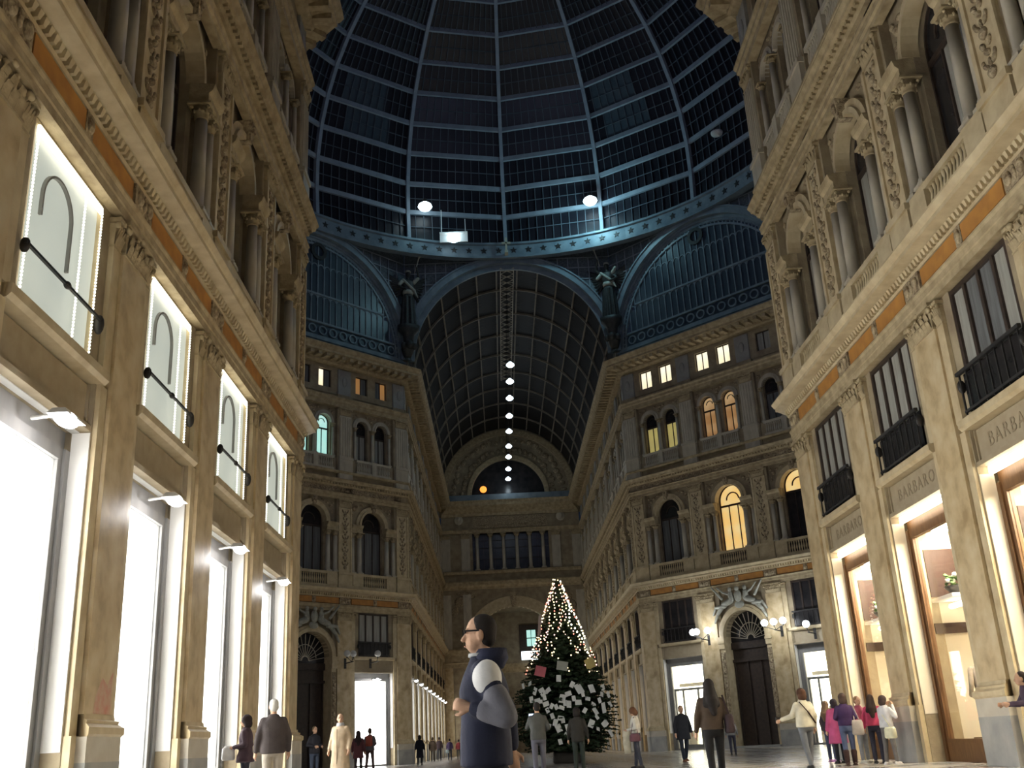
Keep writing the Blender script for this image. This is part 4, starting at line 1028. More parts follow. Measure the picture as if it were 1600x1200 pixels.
# floodlight in its rectangular housing
fl = inst('floodh', 'floodlight', 'white_paint', lambda b: (b.box(-1.0, 1.0, .1, .18, -.25, .35), b.box(-1.0, 1.0, -.2, .18, .35, .42), b.bar((.85, 0, .4), (.85, 0, 1.5), .05), b.bar((-.85, 0, .4), (-.85, 0, 2.3), .05)), None, (-1.97, 64.72, 35.18))
inst('floodl', 'lens', 'lamp_blue', lambda b: b.ell((0, -.05, 0), (.48, .18, .40), 16, 10), fl)
point_light('glow', (0, -.7, .0), DOME_LAMP * .5, (.6, .85, 1.0), .3, fl)
tag(fl, 'wide floodlight with white reflector box, left of the cross', 'floodlight')

# lamps over the shops of the left wall
ll = ['nearest the camera', 'nearest', 'second', 'third', 'fourth', 'last before the corner']
for i, u in enumerate(bcl):
    if i == 0: continue
    nm = {1: 'glaring shop lamp over the nearest white shop, at the left edge', 2: 'glaring shop lamp over the first shop with a whole window', 3: 'glaring shop lamp over the second whole shop of the left wall', 4: 'glaring shop lamp over the third whole shop of the left wall', 5: 'glaring shop lamp over the last shop before the left corner'}[i]
    e = flood_lamp(wl, 'wall_near_left', (u, -.12, 5.12), nm, 'flood lamps over the left shops')
    point_light('glow', (0, -.15, -.22), 45, (1, .97, .95), .12, e)
e = flood_lamp(wdl, 'wall_diagonal_left', (bcd[2], -.12, 5.0), 'glaring shop lamp over the white shop left of the vault mouth', 'flood lamps over the left shops')
point_light('glow', (0, -.15, -.22), 45, (1, .97, .95), .12, e)
fn = ['first and nearest', 'second', 'third', 'fourth', 'fifth', 'sixth', 'seventh', 'eighth', 'ninth and farthest']
for i, u in enumerate(bcf):
    flood_lamp(wfl, 'wall_far_left', (u, -.12, 5.12), 'small shop lamp along the receding left arcade, ' + fn[i], 'flood lamps along the receding arcade')

# wall lanterns with globes on the diagonal facades
def lantern(W, u, offs, z, label, litm, n=.8):
    o = link('wall_lantern', cached(('lan', tuple(offs)), 'wall_lantern', 'iron', lambda b: (b.cap((0, .0, -.5), (0, -n, -.45), .03, .03, 6), b.box(-.08, .08, -.03, .0, -.8, -.2), [b.cap((0, -n * .8, -.45), (x, -n, -.22), .02, .02, 6) for x in offs], [b.cap((x, -n, -.22), (x, -n, -.14), .05, .05, 8) for x in offs])))
    o.matrix_world = W.matrix_world @ Matrix.Translation((u, 0, z))
    for x in offs: inst(('gl', litm), 'globe', litm, lambda b: b.ell((0, 0, 0), (.2, .2, .2), 12, 8), o, (x, -n, 0))
    if litm == 'globe_lit': point_light('glow', (0, -n - .4, 0), 110, (.9, .95, 1.0), .2, o)
    tag(o, label, 'lantern', 'globe lanterns on the angled facades')
lantern(wdr, 5.0, (-.58, -.3, .5), 6.7, 'lit globe lantern on the pillar left of the dark portal', 'globe_lit')
lantern(wdr, 10.0, (-.6, 0, .6), 6.7, 'lit globe lantern on the pillar right of the dark portal', 'globe_lit')
lantern(wdr, 12.05, (-.05,), 6.35, 'single lit globe lamp before the dark window by the right wall', 'globe_lit')
lantern(wdl, DS - 5.1, (-.45, 0), 6.4, 'unlit globe lantern on the pillar left of the white shop', 'white_paint')
lantern(wdl, DS - 3.2, (-.05,), 6.45, 'unlit round globe before the grey window over the white shop', 'white_paint')
# ------------------------------------------------------------------ things inside the right hand shops
def in_shop(i, du, y, z): return wr.matrix_world @ Vector((bcr[i] + du, y, z))
def flower_bowl(i, label):
    rnd = random.Random(i)
    o = inst('bowl', 'flower_arrangement', 'iron', lambda b: b.lathe([(.05, 0), (.16, .02), (.26, .12), (.28, .16), (.22, .14)], 0, 0, 12), None, in_shop(i, -sw_r / 2 + .55, 1.15, 3.52))
    def leaves(b):
        for k in range(60):
            a = rnd.uniform(0, 2 * PI); r = rnd.uniform(.02, .30); h = rnd.uniform(.15, .42)
            b.ell((r * math.cos(a), r * math.sin(a), h), (.05, .05, .025), 6, 4, Matrix.Rotation(rnd.uniform(-1, 1), 3, 'X'))
    inst('leaves', 'leaves', fabric('leaf_green', (.10, .17, .06)), leaves, o)
    inst('blooms', 'flowers', 'white_paint', lambda b: [b.ell((.26 * math.cos(k * 2.4) * (.4 + .6 * (k % 3) / 2), .26 * math.sin(k * 2.4) * (.4 + .6 * (k % 3) / 2), .28 + .04 * (k % 4)), (.06, .06, .05), 8, 5) for k in range(14)], o)
    tag(o, label, 'flowers', 'flower bowls in the right shops')
def mannequin(i, du, label):
    b = MB()
    b.loft([(.62, .10, .09, 0, 0), (.8, .17, .13, 0, 0), (1.0, .13, .10, 0, 0), (1.25, .18, .12, 0, 0), (1.42, .17, .10, 0, 0), (1.5, .06, .06, 0, 0), (1.6, .05, .05, 0, 0)], 14)
    for sx in (-1, 1):
        b.cap((sx * .09, 0, .75), (sx * .1, .02, .42), .085, .06); b.cap((sx * .1, .02, .42), (sx * .11, 0, .06), .058, .04)
        b.cap((sx * .19, 0, 1.4), (sx * .25, .04, 1.1), .05, .04); b.cap((sx * .25, .04, 1.1), (sx * .24, -.1, .85), .04, .03)
    b.ell((0, 0, 1.68), (.07, .09, .11))
    o = link('mannequin', b.mesh('mannequin', fabric('mannequin_skin', (.62, .55, .45)))); o.location = in_shop(i, du, 1.2, .45)
    o.rotation_euler = (0, 0, PI)
    r = o.modifiers.new('r', 'REMESH'); r.mode = 'VOXEL'; r.voxel_size = .02; r.use_smooth_shade = True
    inst('manjack', 'jacket', fabric('mannequin_jacket', (.42, .36, .30)), lambda b: (b.loft([(.72, .20, .15, 0, 0), (1.0, .16, .13, 0, 0), (1.25, .21, .145, 0, 0), (1.42, .19, .12, 0, 0), (1.5, .08, .08, 0, 0)], 14), [(b.cap((sx * .2, 0, 1.4), (sx * .26, .04, 1.1), .065, .055), b.cap((sx * .26, .04, 1.1), (sx * .25, -.09, .88), .052, .045)) for sx in (-1, 1)]), o)
    inst('manbase', 'stand', 'brown_wood', lambda b: b.box(-.3, .3, -.25, .25, -.34, .02), o)
    tag(o, label, 'mannequin')
sw_r = swr
flower_bowl(0, 'bowl of white flowers in the shop nearest the right corner')
flower_bowl(1, 'bowl of white flowers on the ledge in the middle right shop')
mannequin(1, -.75, 'clothed mannequin in the shop window beside the crouched arm')

# ------------------------------------------------------------------ people
def V3(p): return Vector(p)
def hand(b, wrist, d, curl, up=Vector((0, 0, 1)), side=1, k=1.0):
    d = d.normalized(); lat = d.cross(up)
    lat = lat.normalized() if lat.length > .1 else Vector((0, 1, 0)); nrm = lat.cross(d).normalized()
    pc_ = wrist + d * .055 * k
    b.cap(wrist, wrist + d * .085 * k, .026 * k, .034 * k, 8)
    b.cap(pc_ + lat * .018 * k, pc_ + lat * .02 * k + d * .035 * k, .02 * k, .018 * k, 8); b.cap(pc_ - lat * .018 * k, pc_ - lat * .02 * k + d * .035 * k, .02 * k, .018 * k, 8)
    for i, ln in enumerate((.062, .072, .068, .052)):
        base = wrist + d * .09 * k + lat * (.030 - .020 * i) * k
        m1 = base + (d * math.cos(curl * .5) - nrm * math.sin(curl * .5)) * ln * .5 * k
        m2 = m1 + (d * math.cos(curl * 1.4) - nrm * math.sin(curl * 1.4)) * ln * .5 * k
        b.cap(base, m1, .0105 * k, .010 * k, 6); b.cap(m1, m2, .010 * k, .009 * k, 6)
    t0 = wrist + d * .035 * k + lat * .030 * k * side
    t1 = t0 + (d * .7 + lat * .7 * side).normalized() * .04 * k; t2 = t1 + (d + lat * .1 * side - nrm * .3).normalized() * .03 * k
    b.cap(t0, t1, .013 * k, .012 * k, 6); b.cap(t1, t2, .0115 * k, .0095 * k, 6)

ARMS = {'down': ((.25, -.03, 1.12), (.27, .07, .88)), 'swingf': ((.24, .08, 1.13), (.23, .24, .95)), 'swingb': ((.24, -.14, 1.14), (.25, -.16, .90)),
        'bent': ((.25, -.05, 1.12), (.14, .22, 1.08)), 'up': ((.26, .10, 1.16), (.10, .22, 1.46)), 'phone': ((.24, .12, 1.14), (.08, .32, 1.36)),
        'out': ((.27, .06, 1.13), (.46, .22, 1.06)), 'pocket': ((.28, -.06, 1.12), (.19, .10, .92)), 'fwd': ((.24, .16, 1.15), (.20, .42, 1.16)), 'raise': ((.27, .05, 1.14), (.2, .2, 1.18))}
SKIN = fabric('skin', (.60, .37, .25), .85)
PC = [0]; o_J = [None]
def remesh(o, v, sm=3):
    r = o.modifiers.new('r', 'REMESH'); r.mode = 'VOXEL'; r.voxel_size = v; r.use_smooth_shade = True
    if sm:
        s_ = o.modifiers.new('s', 'SMOOTH'); s_.factor = .5; s_.iterations = sm
def person(label, x, y, H, face, top, bottom, hair, legs=.0, arms=('down', 'down'), hem=.86, hairstyle='short', shoes=(.03, .03, .03), lean=0.0, hn=0.0, bald=False,
           skirt=None, body_vox=.013, group=None, puffy=0.0, faced=False, z=0.0, collar=None, headturn=0.0):
    """face: compass direction the person looks, 0 = away from the camera (+Y), PI/2 = to the left"""
    s = H / 1.70
    b = MB()
    # legs
    J = {}
    for sd, ph in ((1, 1), (-1, -1)):
        a = legs * ph
        hip = V3((sd * .095, 0, .90)); kb = .12 * abs(legs) * 6 if ph < 0 else .02
        knee = hip + V3((sd * .01, math.sin(a), -math.cos(a))) * .42
        a2 = a - (kb if ph < 0 else 0.0)
        ank = knee + V3((0, math.sin(a2), -math.cos(a2))) * .41
        J[sd] = [hip, knee, ank, a2]
    dz = .075 - min(J[1][2].z, J[-1][2].z)
    for sd in J:
        for k in range(3): J[sd][k] = J[sd][k] + V3((0, 0, dz))
    up = V3((0, 0, dz))
    def T_(p):      # lean of the trunk about the hips
        p = V3(p); zz = p.z - .95
        if zz > 0: p = V3((p.x, p.y + math.sin(lean) * zz, .95 + zz * math.cos(lean)))
        return p + up
    def LT(b_, rings, seg=16):
        out = []
        for (zz, rx, ry, cx_, cy_) in rings:
            c = T_((cx_, cy_, zz)); out.append((c.z, rx, ry, c.x, c.y))
        b_.loft(out, seg)
    LT(b, [(.84, .13, .10, 0, 0), (.95, .155, .11, 0, 0), (1.08, .135, .095, 0, 0), (1.25, .16, .10, 0, 0), (1.38, .16, .085, 0, 0), (1.45, .07, .06, 0, 0)])
    for sd in J:
        h_, k_, an, a2 = J[sd]
        b.cap(h_, k_, .078, .052); b.cap(k_, an, .050, .034)
        b.cap(an + V3((0, -.03, -.035)), an + V3((0, .14, -.05)), .034, .026)
    hd = T_((0, .015 + hn * .05, 1.585))
    Rz = Matrix.Rotation(headturn, 3, 'Z') @ Matrix.Rotation(-hn, 3, 'X')
    def HP(p): return hd + Rz @ V3(p)
    b.cap(T_((0, -.01, 1.40)), HP((0, -.01, -.05)), .056, .05)
    b.ell(HP((0, -.005, .025)), (.074, .094, .105), 14, 10, Rz); b.ell(HP((0, .035, -.045)), (.056, .055, .065), 12, 8, Rz)
    b.cap(HP((0, .085, .015)), HP((0, .108, -.022)), .012, .016, 6); b.ell(HP((0, .083, -.062)), (.026, .014, .011), 8, 5, Rz)
    for sd in (-1, 1):
        b.ell(HP((sd * .074, -.005, -.002)), (.012, .022, .034), 8, 6, Rz); b.ell(HP((sd * .032, .080, .035)), (.022, .012, .010), 8, 5, Rz)
    AR = {}
    for sd, key in ((1, arms[0]), (-1, arms[1])):
        e, w_ = ARMS[key] if isinstance(key, str) else key
        S_ = T_((sd * .163, 0, 1.362)); E_ = T_((sd * e[0], e[1], e[2])); W_ = T_((sd * w_[0], w_[1], w_[2])); AR[sd] = (S_, E_, W_)
        b.cap(S_, E_, .046, .038); b.cap(E_, W_, .036, .026)
        hand(b, W_, (W_ - E_), .5 if key in ('down', 'swingf', 'swingb') else .9, V3((sd, 0, .2)), sd * (1))
    o = link('person', b.mesh('person', SKIN)); o.location = (x, y, z); o.rotation_euler = (0, 0, face); o.scale = (s, s, s)
    remesh(o, body_vox, 1)
    tag(o, label, 'person', group)
    PC[0] += 1
    pid = PC[0]
    # trousers
    t = MB()
    LT(t, [(.80, .165, .125, 0, 0), (.90, .18, .135, 0, 0), (1.02, .165, .12, 0, 0)])
    for sd in J:
        h_, k_, an, a2 = J[sd]
        t.cap(h_, k_, .092, .068); t.cap(k_, an + V3((0, 0, .03)), .066, .056)
    to = link('trousers', t.mesh('trousers', fabric('cloth_%.2f_%.2f_%.2f' % bottom, bottom)), o); remesh(to, .022)
    if skirt: pass
    for sd in J:
        h_, k_, an, a2 = J[sd]
        sb = MB(); sb.cap(an + V3((0, -.035, -.035)), an + V3((0, .13, -.045)), .044, .036, 10); sb.box(an.x - .045, an.x + .045, an.y - .08, an.y + .17, an.z - .075, an.z - .055)
        link('shoe', sb.mesh('shoe', fabric('cloth_%.2f_%.2f_%.2f' % shoes, shoes)), o)
    # jacket or coat
    p = puffy
    c = MB()
    rings = []
    if hem < .80: rings += [(hem, .235 + p, .185 + p, 0, .0), (hem + .15, .215 + p, .165 + p, 0, 0)]
    else: rings += [(hem, .19 + p, .145 + p, 0, 0)]
    rings += [(max(.97, hem + .1), .19 + p, .14 + p, 0, 0), (1.10, .178 + p, .13 + p, 0, 0), (1.25, .20 + p, .14 + p, 0, 0), (1.33, .197 + p * .6, .125 + p * .5, 0, 0), (1.385, .16, .11, 0, 0), (1.43, .105, .088, 0, 0), (1.475, .072, .075, 0, .0)]
    LT(c, rings)
    for sd in AR:
        S_, E_, W_ = AR[sd]
        c.cap(S_, E_, .064 + p * .5, .056 + p * .4); c.cap(E_, W_ - (W_ - E_).normalized() * .02, .056 + p * .4, .046 + p * .3)
    co = link('coat' if hem < .75 else 'jacket', c.mesh('jacket', fabric('cloth_%.2f_%.2f_%.2f' % top, top)), o); remesh(co, .02)
    if collar:
        cb = MB(); cb.lathe([(.09, 1.40), (.105, 1.43), (.085, 1.50), (.07, 1.50)], 0, 0, 14); 
        cb.v = [tuple(T_(v_)) for v_ in cb.v]
        link('collar', cb.mesh('collar', fabric('cloth_%.2f_%.2f_%.2f' % collar, collar)), o)
    # hair
    h = MB()
    if hairstyle == 'bald':
        h.ell(HP((0, -.045, .005)), (.080, .065, .075), 12, 8, Rz)
    else:
        h.ell(HP((0, -.024, .046)), (.081, .094, .094), 14, 10, Rz); h.ell(HP((0, -.042, .0)), (.079, .068, .082), 12, 8, Rz)
        if hairstyle == 'bob': h.ell(HP((0, -.02, .03)), (.105, .115, .11), 14, 10, Rz); h.ell(HP((0, -.05, -.05)), (.108, .09, .10), 14, 8, Rz)
        if hairstyle == 'long':
            h.ell(HP((0, -.04, .02)), (.10, .10, .12), 14, 10, Rz)
            h.cap(HP((0, -.06, -.02)), T_((0, -.13, 1.32)), .10, .105); h.cap(T_((0, -.13, 1.36)), T_((.02, -.15, 1.17)), .11, .06)
            h.cap(HP((.05, -.05, -.02)), T_((.09, -.11, 1.30)), .05, .06); h.cap(HP((-.05, -.05, -.02)), T_((-.09, -.11, 1.30)), .05, .06)
    ho = link('hair', h.mesh('hair', fabric('hair_%.2f_%.2f_%.2f' % hair, hair, .6)), o); remesh(ho, .014)
    if hairstyle != 'long' or True:
        # cut the hair away from the face: keep it behind a plane by shifting - the ellipsoids above already stay behind the brow
        pass
    if faced:
        f = MB()
        for sd in (-1, 1):
            f = MB(); f.ell(HP((sd * .032, .090, .022)), (.013, .008, .007), 8, 5, Rz)
            link('eye', f.mesh('eye', 'iron'), o)
        f = MB(); f.ell(HP((0, .094, -.062)), (.022, .008, .006), 8, 5, Rz)
        link('lips', f.mesh('lips', fabric('lip', (.45, .20, .16))), o)
    o['_'] = 0; del o['_']
    o_J[0] = J
    return o, T_, HP, AR
def bag(o, name, material, c, r, strap=None, T_=None, rot=0.0):
    b = MB()
    b.loft([(c[2] - r[2], r[0] * .8, r[1] * .8, c[0], c[1]), (c[2] - r[2] * .8, r[0], r[1], c[0], c[1]), (c[2] + r[2] * .6, r[0] * .95, r[1] * .9, c[0], c[1]), (c[2] + r[2], r[0] * .8, r[1] * .5, c[0], c[1])], 14, 4)
    bo = link(name, b.mesh(name, material), o)
    if strap:
        s_ = MB()
        for q in range(len(strap) - 1): s_.bar(strap[q], strap[q + 1], .028, .014)
        link('strap', s_.mesh('strap', material), bo)
    return bo
LEFT, RIGHT, BACK, FRONT = PI / 2, -PI / 2, 0.0, PI

# the man walking past, close to the camera
o, T_, HP, AR = person('man in navy jacket and glasses striding past, close up', -.10, 6.25, 1.60, LEFT, (.014, .017, .042), (.012, .014, .024), (.018, .013, .012), legs=.42, arms=('swingb', ((.27, -.13, 1.08), (.22, .07, 1.14))), hem=.80, body_vox=.008, faced=True, puffy=.02)
sl = MB(); S_, E_, W_ = AR[-1]
sl.ell(S_.lerp(E_, .18), (.092, .095, .115), 14, 10)
pt = link('shoulder_patch', sl.mesh('shoulder_patch', fabric('cloth_white', (.80, .80, .80))), o); remesh(pt, .014)
sl = MB(); sl.cap(S_.lerp(E_, .55), E_, .080, .074, 12); sl.cap(E_, E_.lerp(W_, .65), .074, .064, 12)
pt = link('grey_sleeve', sl.mesh('grey_sleeve', fabric('cloth_grey', (.17, .17, .20))), o); remesh(pt, .014)
g = MB()
for sd in (-1, 1):
    g.bar(HP((sd * .076, .0, .028)), HP((sd * .066, .095, .028)), .006, .010)
    for k in range(10):
        a0, a1 = 2 * PI * k / 10, 2 * PI * (k + 1) / 10
        g.bar(HP((sd * .034 + .026 * math.cos(a0), .105, .022 + .019 * math.sin(a0))), HP((sd * .034 + .026 * math.cos(a1), .105, .022 + .019 * math.sin(a1))), .005)
g.bar(HP((-.01, .108, .026)), HP((.01, .108, .026)), .005)
link('glasses', g.mesh('glasses', 'iron'), o)
hb = MB(); hb.loft([(1.38, .12, .10, 0, -.03), (1.44, .125, .115, 0, -.05), (1.50, .10, .095, 0, -.06)], 14); hb.v = [tuple(T_(v_)) for v_ in hb.v]
link('hood', hb.mesh('hood', fabric('cloth_hood', (.018, .022, .055))), o)
cb = MB(); cb.loft([(1.455, .085, .09, 0, .005), (1.475, .083, .087, 0, .005)], 14); cb.v = [tuple(T_(v_)) for v_ in cb.v]
link('collar', cb.mesh('collar', fabric('cloth_collar', (.5, .5, .5))), o)

# woman in the brown jacket
o, T_, HP, AR = person('woman with long dark hair in brown jacket walking away, by the portal', 3.42, 17.37, 1.66, BACK, (.075, .050, .034), (.012, .011, .013), (.020, .010, .009), legs=.16, arms=('bent', 'down'), hem=.90, hairstyle='long')
bag(o, 'shoulder_bag', fabric('bag_dark', (.05, .03, .035)), (.27, -.06, .98), (.07, .15, .15), [(.27, -.02, 1.12), (.2, -.06, 1.44), (.27, -.1, 1.12)])
# man in the dark coat
person('man in long dark coat walking towards the camera past the lit shop', 5.98, 35.5, 1.77, FRONT + .12, (.018, .020, .028), (.02, .03, .05), (.06, .045, .035), legs=.22, arms=('down', 'down'), hem=.68, faced=True, shoes=(.16, .07, .04))
# woman in white jacket, arm out
o, T_, HP, AR = person('woman with brown bob, white jacket and grey jeans holding a camera out', 6.59, 23.2, 1.66, BACK + .25, (.78, .73, .58), (.17, .18, .20), (.10, .045, .025), legs=.18, arms=('down', 'out'), hem=.88, hairstyle='bob', puffy=.015)
W_ = AR[-1][2]
cm = MB(); cm.box(W_.x - .09, W_.x + .03, W_.y + .06, W_.y + .10, W_.z - .02, W_.z + .07)
link('camera_device', cm.mesh('camera_device', 'iron'), o)
sb = MB(); sb.bar(T_((-.13, -.10, 1.42)), T_((.02, -.165, 1.2)), .035, .02); sb.bar(T_((.02, -.165, 1.2)), T_((.2, -.12, .96)), .035, .02)
link('strap', sb.mesh('strap', 'brown_panel'), o)
# woman in white, looking down
o, T_, HP, AR = person('woman in white jacket looking down beside the tree, coat on arm', 3.8, 30.6, 1.64, LEFT - .3, (.70, .68, .62), (.05, .055, .08), (.17, .08, .04), legs=.10, arms=('bent', 'bent'), hem=.98, hairstyle='bob', hn=.5)
bag(o, 'handbag', fabric('bag_plum', (.16, .07, .09)), (-.28, -.02, .86), (.09, .16, .11), [(-.27, .1, .95), (-.18, .0, 1.44), (-.27, -.12, .95)])
sc = MB(); sc.loft([(.42, .05, .10, -.10, .26), (.7, .06, .12, -.10, .27), (1.05, .06, .11, -.08, .25), (1.12, .04, .08, -.06, .22)], 12)
link('carried_coat', sc.mesh('carried_coat', fabric('cloth_ivory', (.72, .68, .55))), o)
# left hand pair
person('white-haired man in dark sweater seen from behind, by the left shops', -3.95, 18.45, 1.74, BACK + .35, (.075, .060, .058), (.52, .46, .38), (.72, .70, .64), legs=.08, hem=.84, hairstyle='short', puffy=.015)
o, T_, HP, AR = person('dark-haired woman in plum jacket before the left shop, white bag', -5.0, 20.9, 1.60, LEFT, (.075, .045, .06), (.04, .04, .06), (.035, .02, .02), legs=.06, arms=('bent', 'bent'), hem=.78, hairstyle='bob')
bag(o, 'white_bag', fabric('cloth_white', (.80, .80, .80)), (-.05, .34, .98), (.10, .13, .14), [(-.05, .28, 1.1), (-.1, .2, 1.12)])
# man in the raincoat and those behind him
o, T_, HP, AR = person('balding man in long beige raincoat facing the camera', -4.09, 27.0, 1.75, FRONT - .35, (.52, .40, .27), (.30, .24, .17), (.12, .09, .07), legs=.10, hem=.45, hairstyle='bald', faced=True, puffy=.015, collar=(.55, .55, .55), headturn=.5)
sb = MB(); sb.box(-.008, .008, .17, .185, .5, 1.35); sb.v = [tuple(T_(v_)) for v_ in sb.v]
link('coat_opening', sb.mesh('coat_opening', fabric('coat_dark', (.25, .18, .11))), o)
person('man in dark jacket and jeans standing in the shaded archway', -6.3, 35.9, 1.70, RIGHT - .8, (.030, .030, .040), (.07, .09, .14), (.20, .14, .08), arms=('bent', 'bent'), hem=.84, faced=True)
person('dark-haired woman in maroon coat, before the bright shop doorway', -5.85, 43.4, 1.65, BACK, (.10, .03, .035), (.03, .02, .02), (.03, .015, .015), legs=.12, hem=.62, hairstyle='long')
o, T_, HP, AR = person('man with red backpack before the bright shop doorway', -5.46, 44.0, 1.74, BACK - .2, (.12, .11, .12), (.09, .05, .05), (.05, .03, .02), legs=.18, arms=('bent', 'down'))
bag(o, 'backpack', fabric('bag_red', (.38, .09, .06)), (.03, -.2, 1.22), (.14, .09, .2))
person('figure in long black coat walking along the far arcade', -4.75, 61.0, 1.60, BACK, (.015, .014, .016), (.015, .014, .016), (.02, .015, .012), legs=.25, hem=.42, hairstyle='bob', body_vox=.02)
person('distant stroller in brown coat by the far shops', -5.0, 76.0, 1.60, BACK, (.12, .085, .06), (.10, .08, .06), (.06, .04, .03), legs=.2, hem=.75, body_vox=.02)
person('distant dark-clad stroller behind the one in brown', -4.75, 79.5, 1.62, BACK, (.05, .03, .035), (.03, .03, .04), (.03, .02, .02), legs=.2, body_vox=.02)
o, T_, HP, AR = person('distant figure in purple jacket with light bag, left of the passing man', -3.9, 78.0, 1.45, BACK, (.09, .06, .15), (.05, .06, .09), (.04, .03, .03), legs=.12, body_vox=.02)
bag(o, 'light_bag', fabric('bag_pale_blue', (.5, .62, .66)), (-.2, -.1, .7), (.14, .1, .14))
person('distant small figure in red jacket, left of the passing man', -3.35, 80.5, 1.38, BACK, (.35, .06, .07), (.07, .07, .06), (.03, .02, .02), legs=.12, body_vox=.02)
# in front of the tree
o, T_, HP, AR = person('man in grey jacket photographing the tree with a glowing phone', .85, 25.9, 1.74, BACK + .1, (.075, .078, .075), (.10, .10, .13), (.02, .016, .015), arms=('bent', 'phone'), legs=.08)
W_ = AR[-1][2]
ph = MB(); ph.box(W_.x - .07, W_.x + .07, W_.y + .05, W_.y + .065, W_.z + .02, W_.z + .11)
link('phone', ph.mesh('phone', 'screen'), o)
person('dark-clad woman from behind, standing against the tree', 2.05, 29.3, 1.68, BACK - .1, (.022, .020, .018), (.02, .03, .026), (.018, .012, .010), hem=.80, hairstyle='bob', legs=.06)
person('child with dark hair by the right of the dark portal', 9.3, 43.5, 1.46, BACK - .2, (.30, .30, .30), (.05, .05, .08), (.02, .015, .015), legs=.12, hairstyle='bob')
# group by the right shops
G = 'teenagers gathered by the right shops'
person('girl with long fair-brown hair and dark jacket, leftmost of the huddle', 8.35, 27.3, 1.46, RIGHT + .6, (.035, .025, .035), (.04, .05, .10), (.16, .10, .06), hem=.85, hairstyle='long', group=G, shoes=(.45, .25, .5))
person('girl in long quilted pink coat, half hidden in the huddle', 8.05, 25.7, 1.46, BACK + .2, (.55, .10, .26), (.02, .02, .03), (.03, .02, .03), hem=.52, hairstyle='bob', puffy=.04, group=G)
o, T_, HP, AR = person('girl in purple jacket, blue jeans and brown boots, from behind', 7.77, 24.1, 1.53, BACK - .15, (.055, .025, .10), (.10, .13, .24), (.09, .055, .045), hem=.93, legs=.05, arms=('bent', 'bent'), hairstyle='bob', group=G, shoes=(.10, .06, .05))
bt = MB()
for sd in (-1, 1): bt.cap(o_J[0][sd][2] + V3((0, 0, -.01)), o_J[0][sd][2].lerp(o_J[0][sd][1], .62), .060, .074, 12)
link('boots', bt.mesh('boots', fabric('boot_brown', (.07, .035, .03))), o)
bag(o, 'tote_bag', fabric('bag_tote', (.50, .44, .40)), (.26, -.08, .88), (.15, .07, .18), [(.2, -.1, 1.05), (.22, -.02, 1.42), (.32, -.1, 1.05)])
person('fair-haired girl in pink jacket facing the camera in the huddle', 8.5, 25.3, 1.48, FRONT + .5, (.50, .12, .20), (.25, .27, .30), (.30, .18, .09), arms=('bent', 'bent'), hem=.90, faced=True, group=G, shoes=(.5, .48, .42))
o, T_, HP, AR = person('dark-haired girl in bright red-pink jacket and black trousers', 8.55, 24.5, 1.48, BACK - .5, (.62, .07, .16), (.02, .02, .04), (.04, .025, .02), hem=.92, hairstyle='long', group=G)
o, T_, HP, AR = person('girl in white hooded top with white shoulder bag, rightmost of the huddle', 8.38, 23.25, 1.42, RIGHT + .5, (.74, .74, .78), (.16, .15, .15), (.05, .03, .025), hem=.90, legs=.08, arms=('up', 'up'), hairstyle='bob', group=G, shoes=(.75, .73, .72))
bag(o, 'shoulder_bag', fabric('bag_ivory', (.72, .71, .52)), (.2, -.12, .78), (.17, .08, .14), [(.2, -.1, .92), (.05, -.14, 1.2), (-.1, -.05, 1.44)])
person('small figure in dark plum coat stretching an arm, right edge of the picture', 8.34, 16.5, 1.5, LEFT - .2, (.07, .045, .075), (.03, .04, .06), (.05, .035, .03), arms=('fwd', 'fwd'), hem=.8, lean=.25)

# ------------------------------------------------------------------ christmas tree
TX, TY = 2.62, 44.0
TPROF = [(.45, 1.5), (1.0, 1.95), (1.6, 2.1), (2.7, 1.95), (3.5, 1.55), (4.2, 1.25), (4.9, .98), (6.2, .5), (7.5, .04)]
def tr(z):
    for (a, ra), (c, rc) in zip(TPROF, TPROF[1:]):
        if a <= z <= c: return ra + (rc - ra) * (z - a) / (c - a)
    return .04
rnd = random.Random(11)
tb = MB(); tb.lathe([(.16, 0), (.14, .6), (.10, 3), (.05, 6), (.015, 7.45)], 0, 0, 10)
tree = link('christmas_tree', tb.mesh('christmas_tree', fabric('bark', (.10, .065, .04)))); tree.location = (TX, TY, 0)
tag(tree, 'tall decorated christmas tree at the crossing', 'tree')
tp = MB(); tp.lathe([(.55, 0), (.62, .05), (.60, .42), (.5, .42)], 0, 0, 16)
link('tree_stand', tp.mesh('tree_stand', fabric('stand_dark', (.04, .035, .03))), tree)
fo = MB(); bn = 0
z = .5
br = MB()
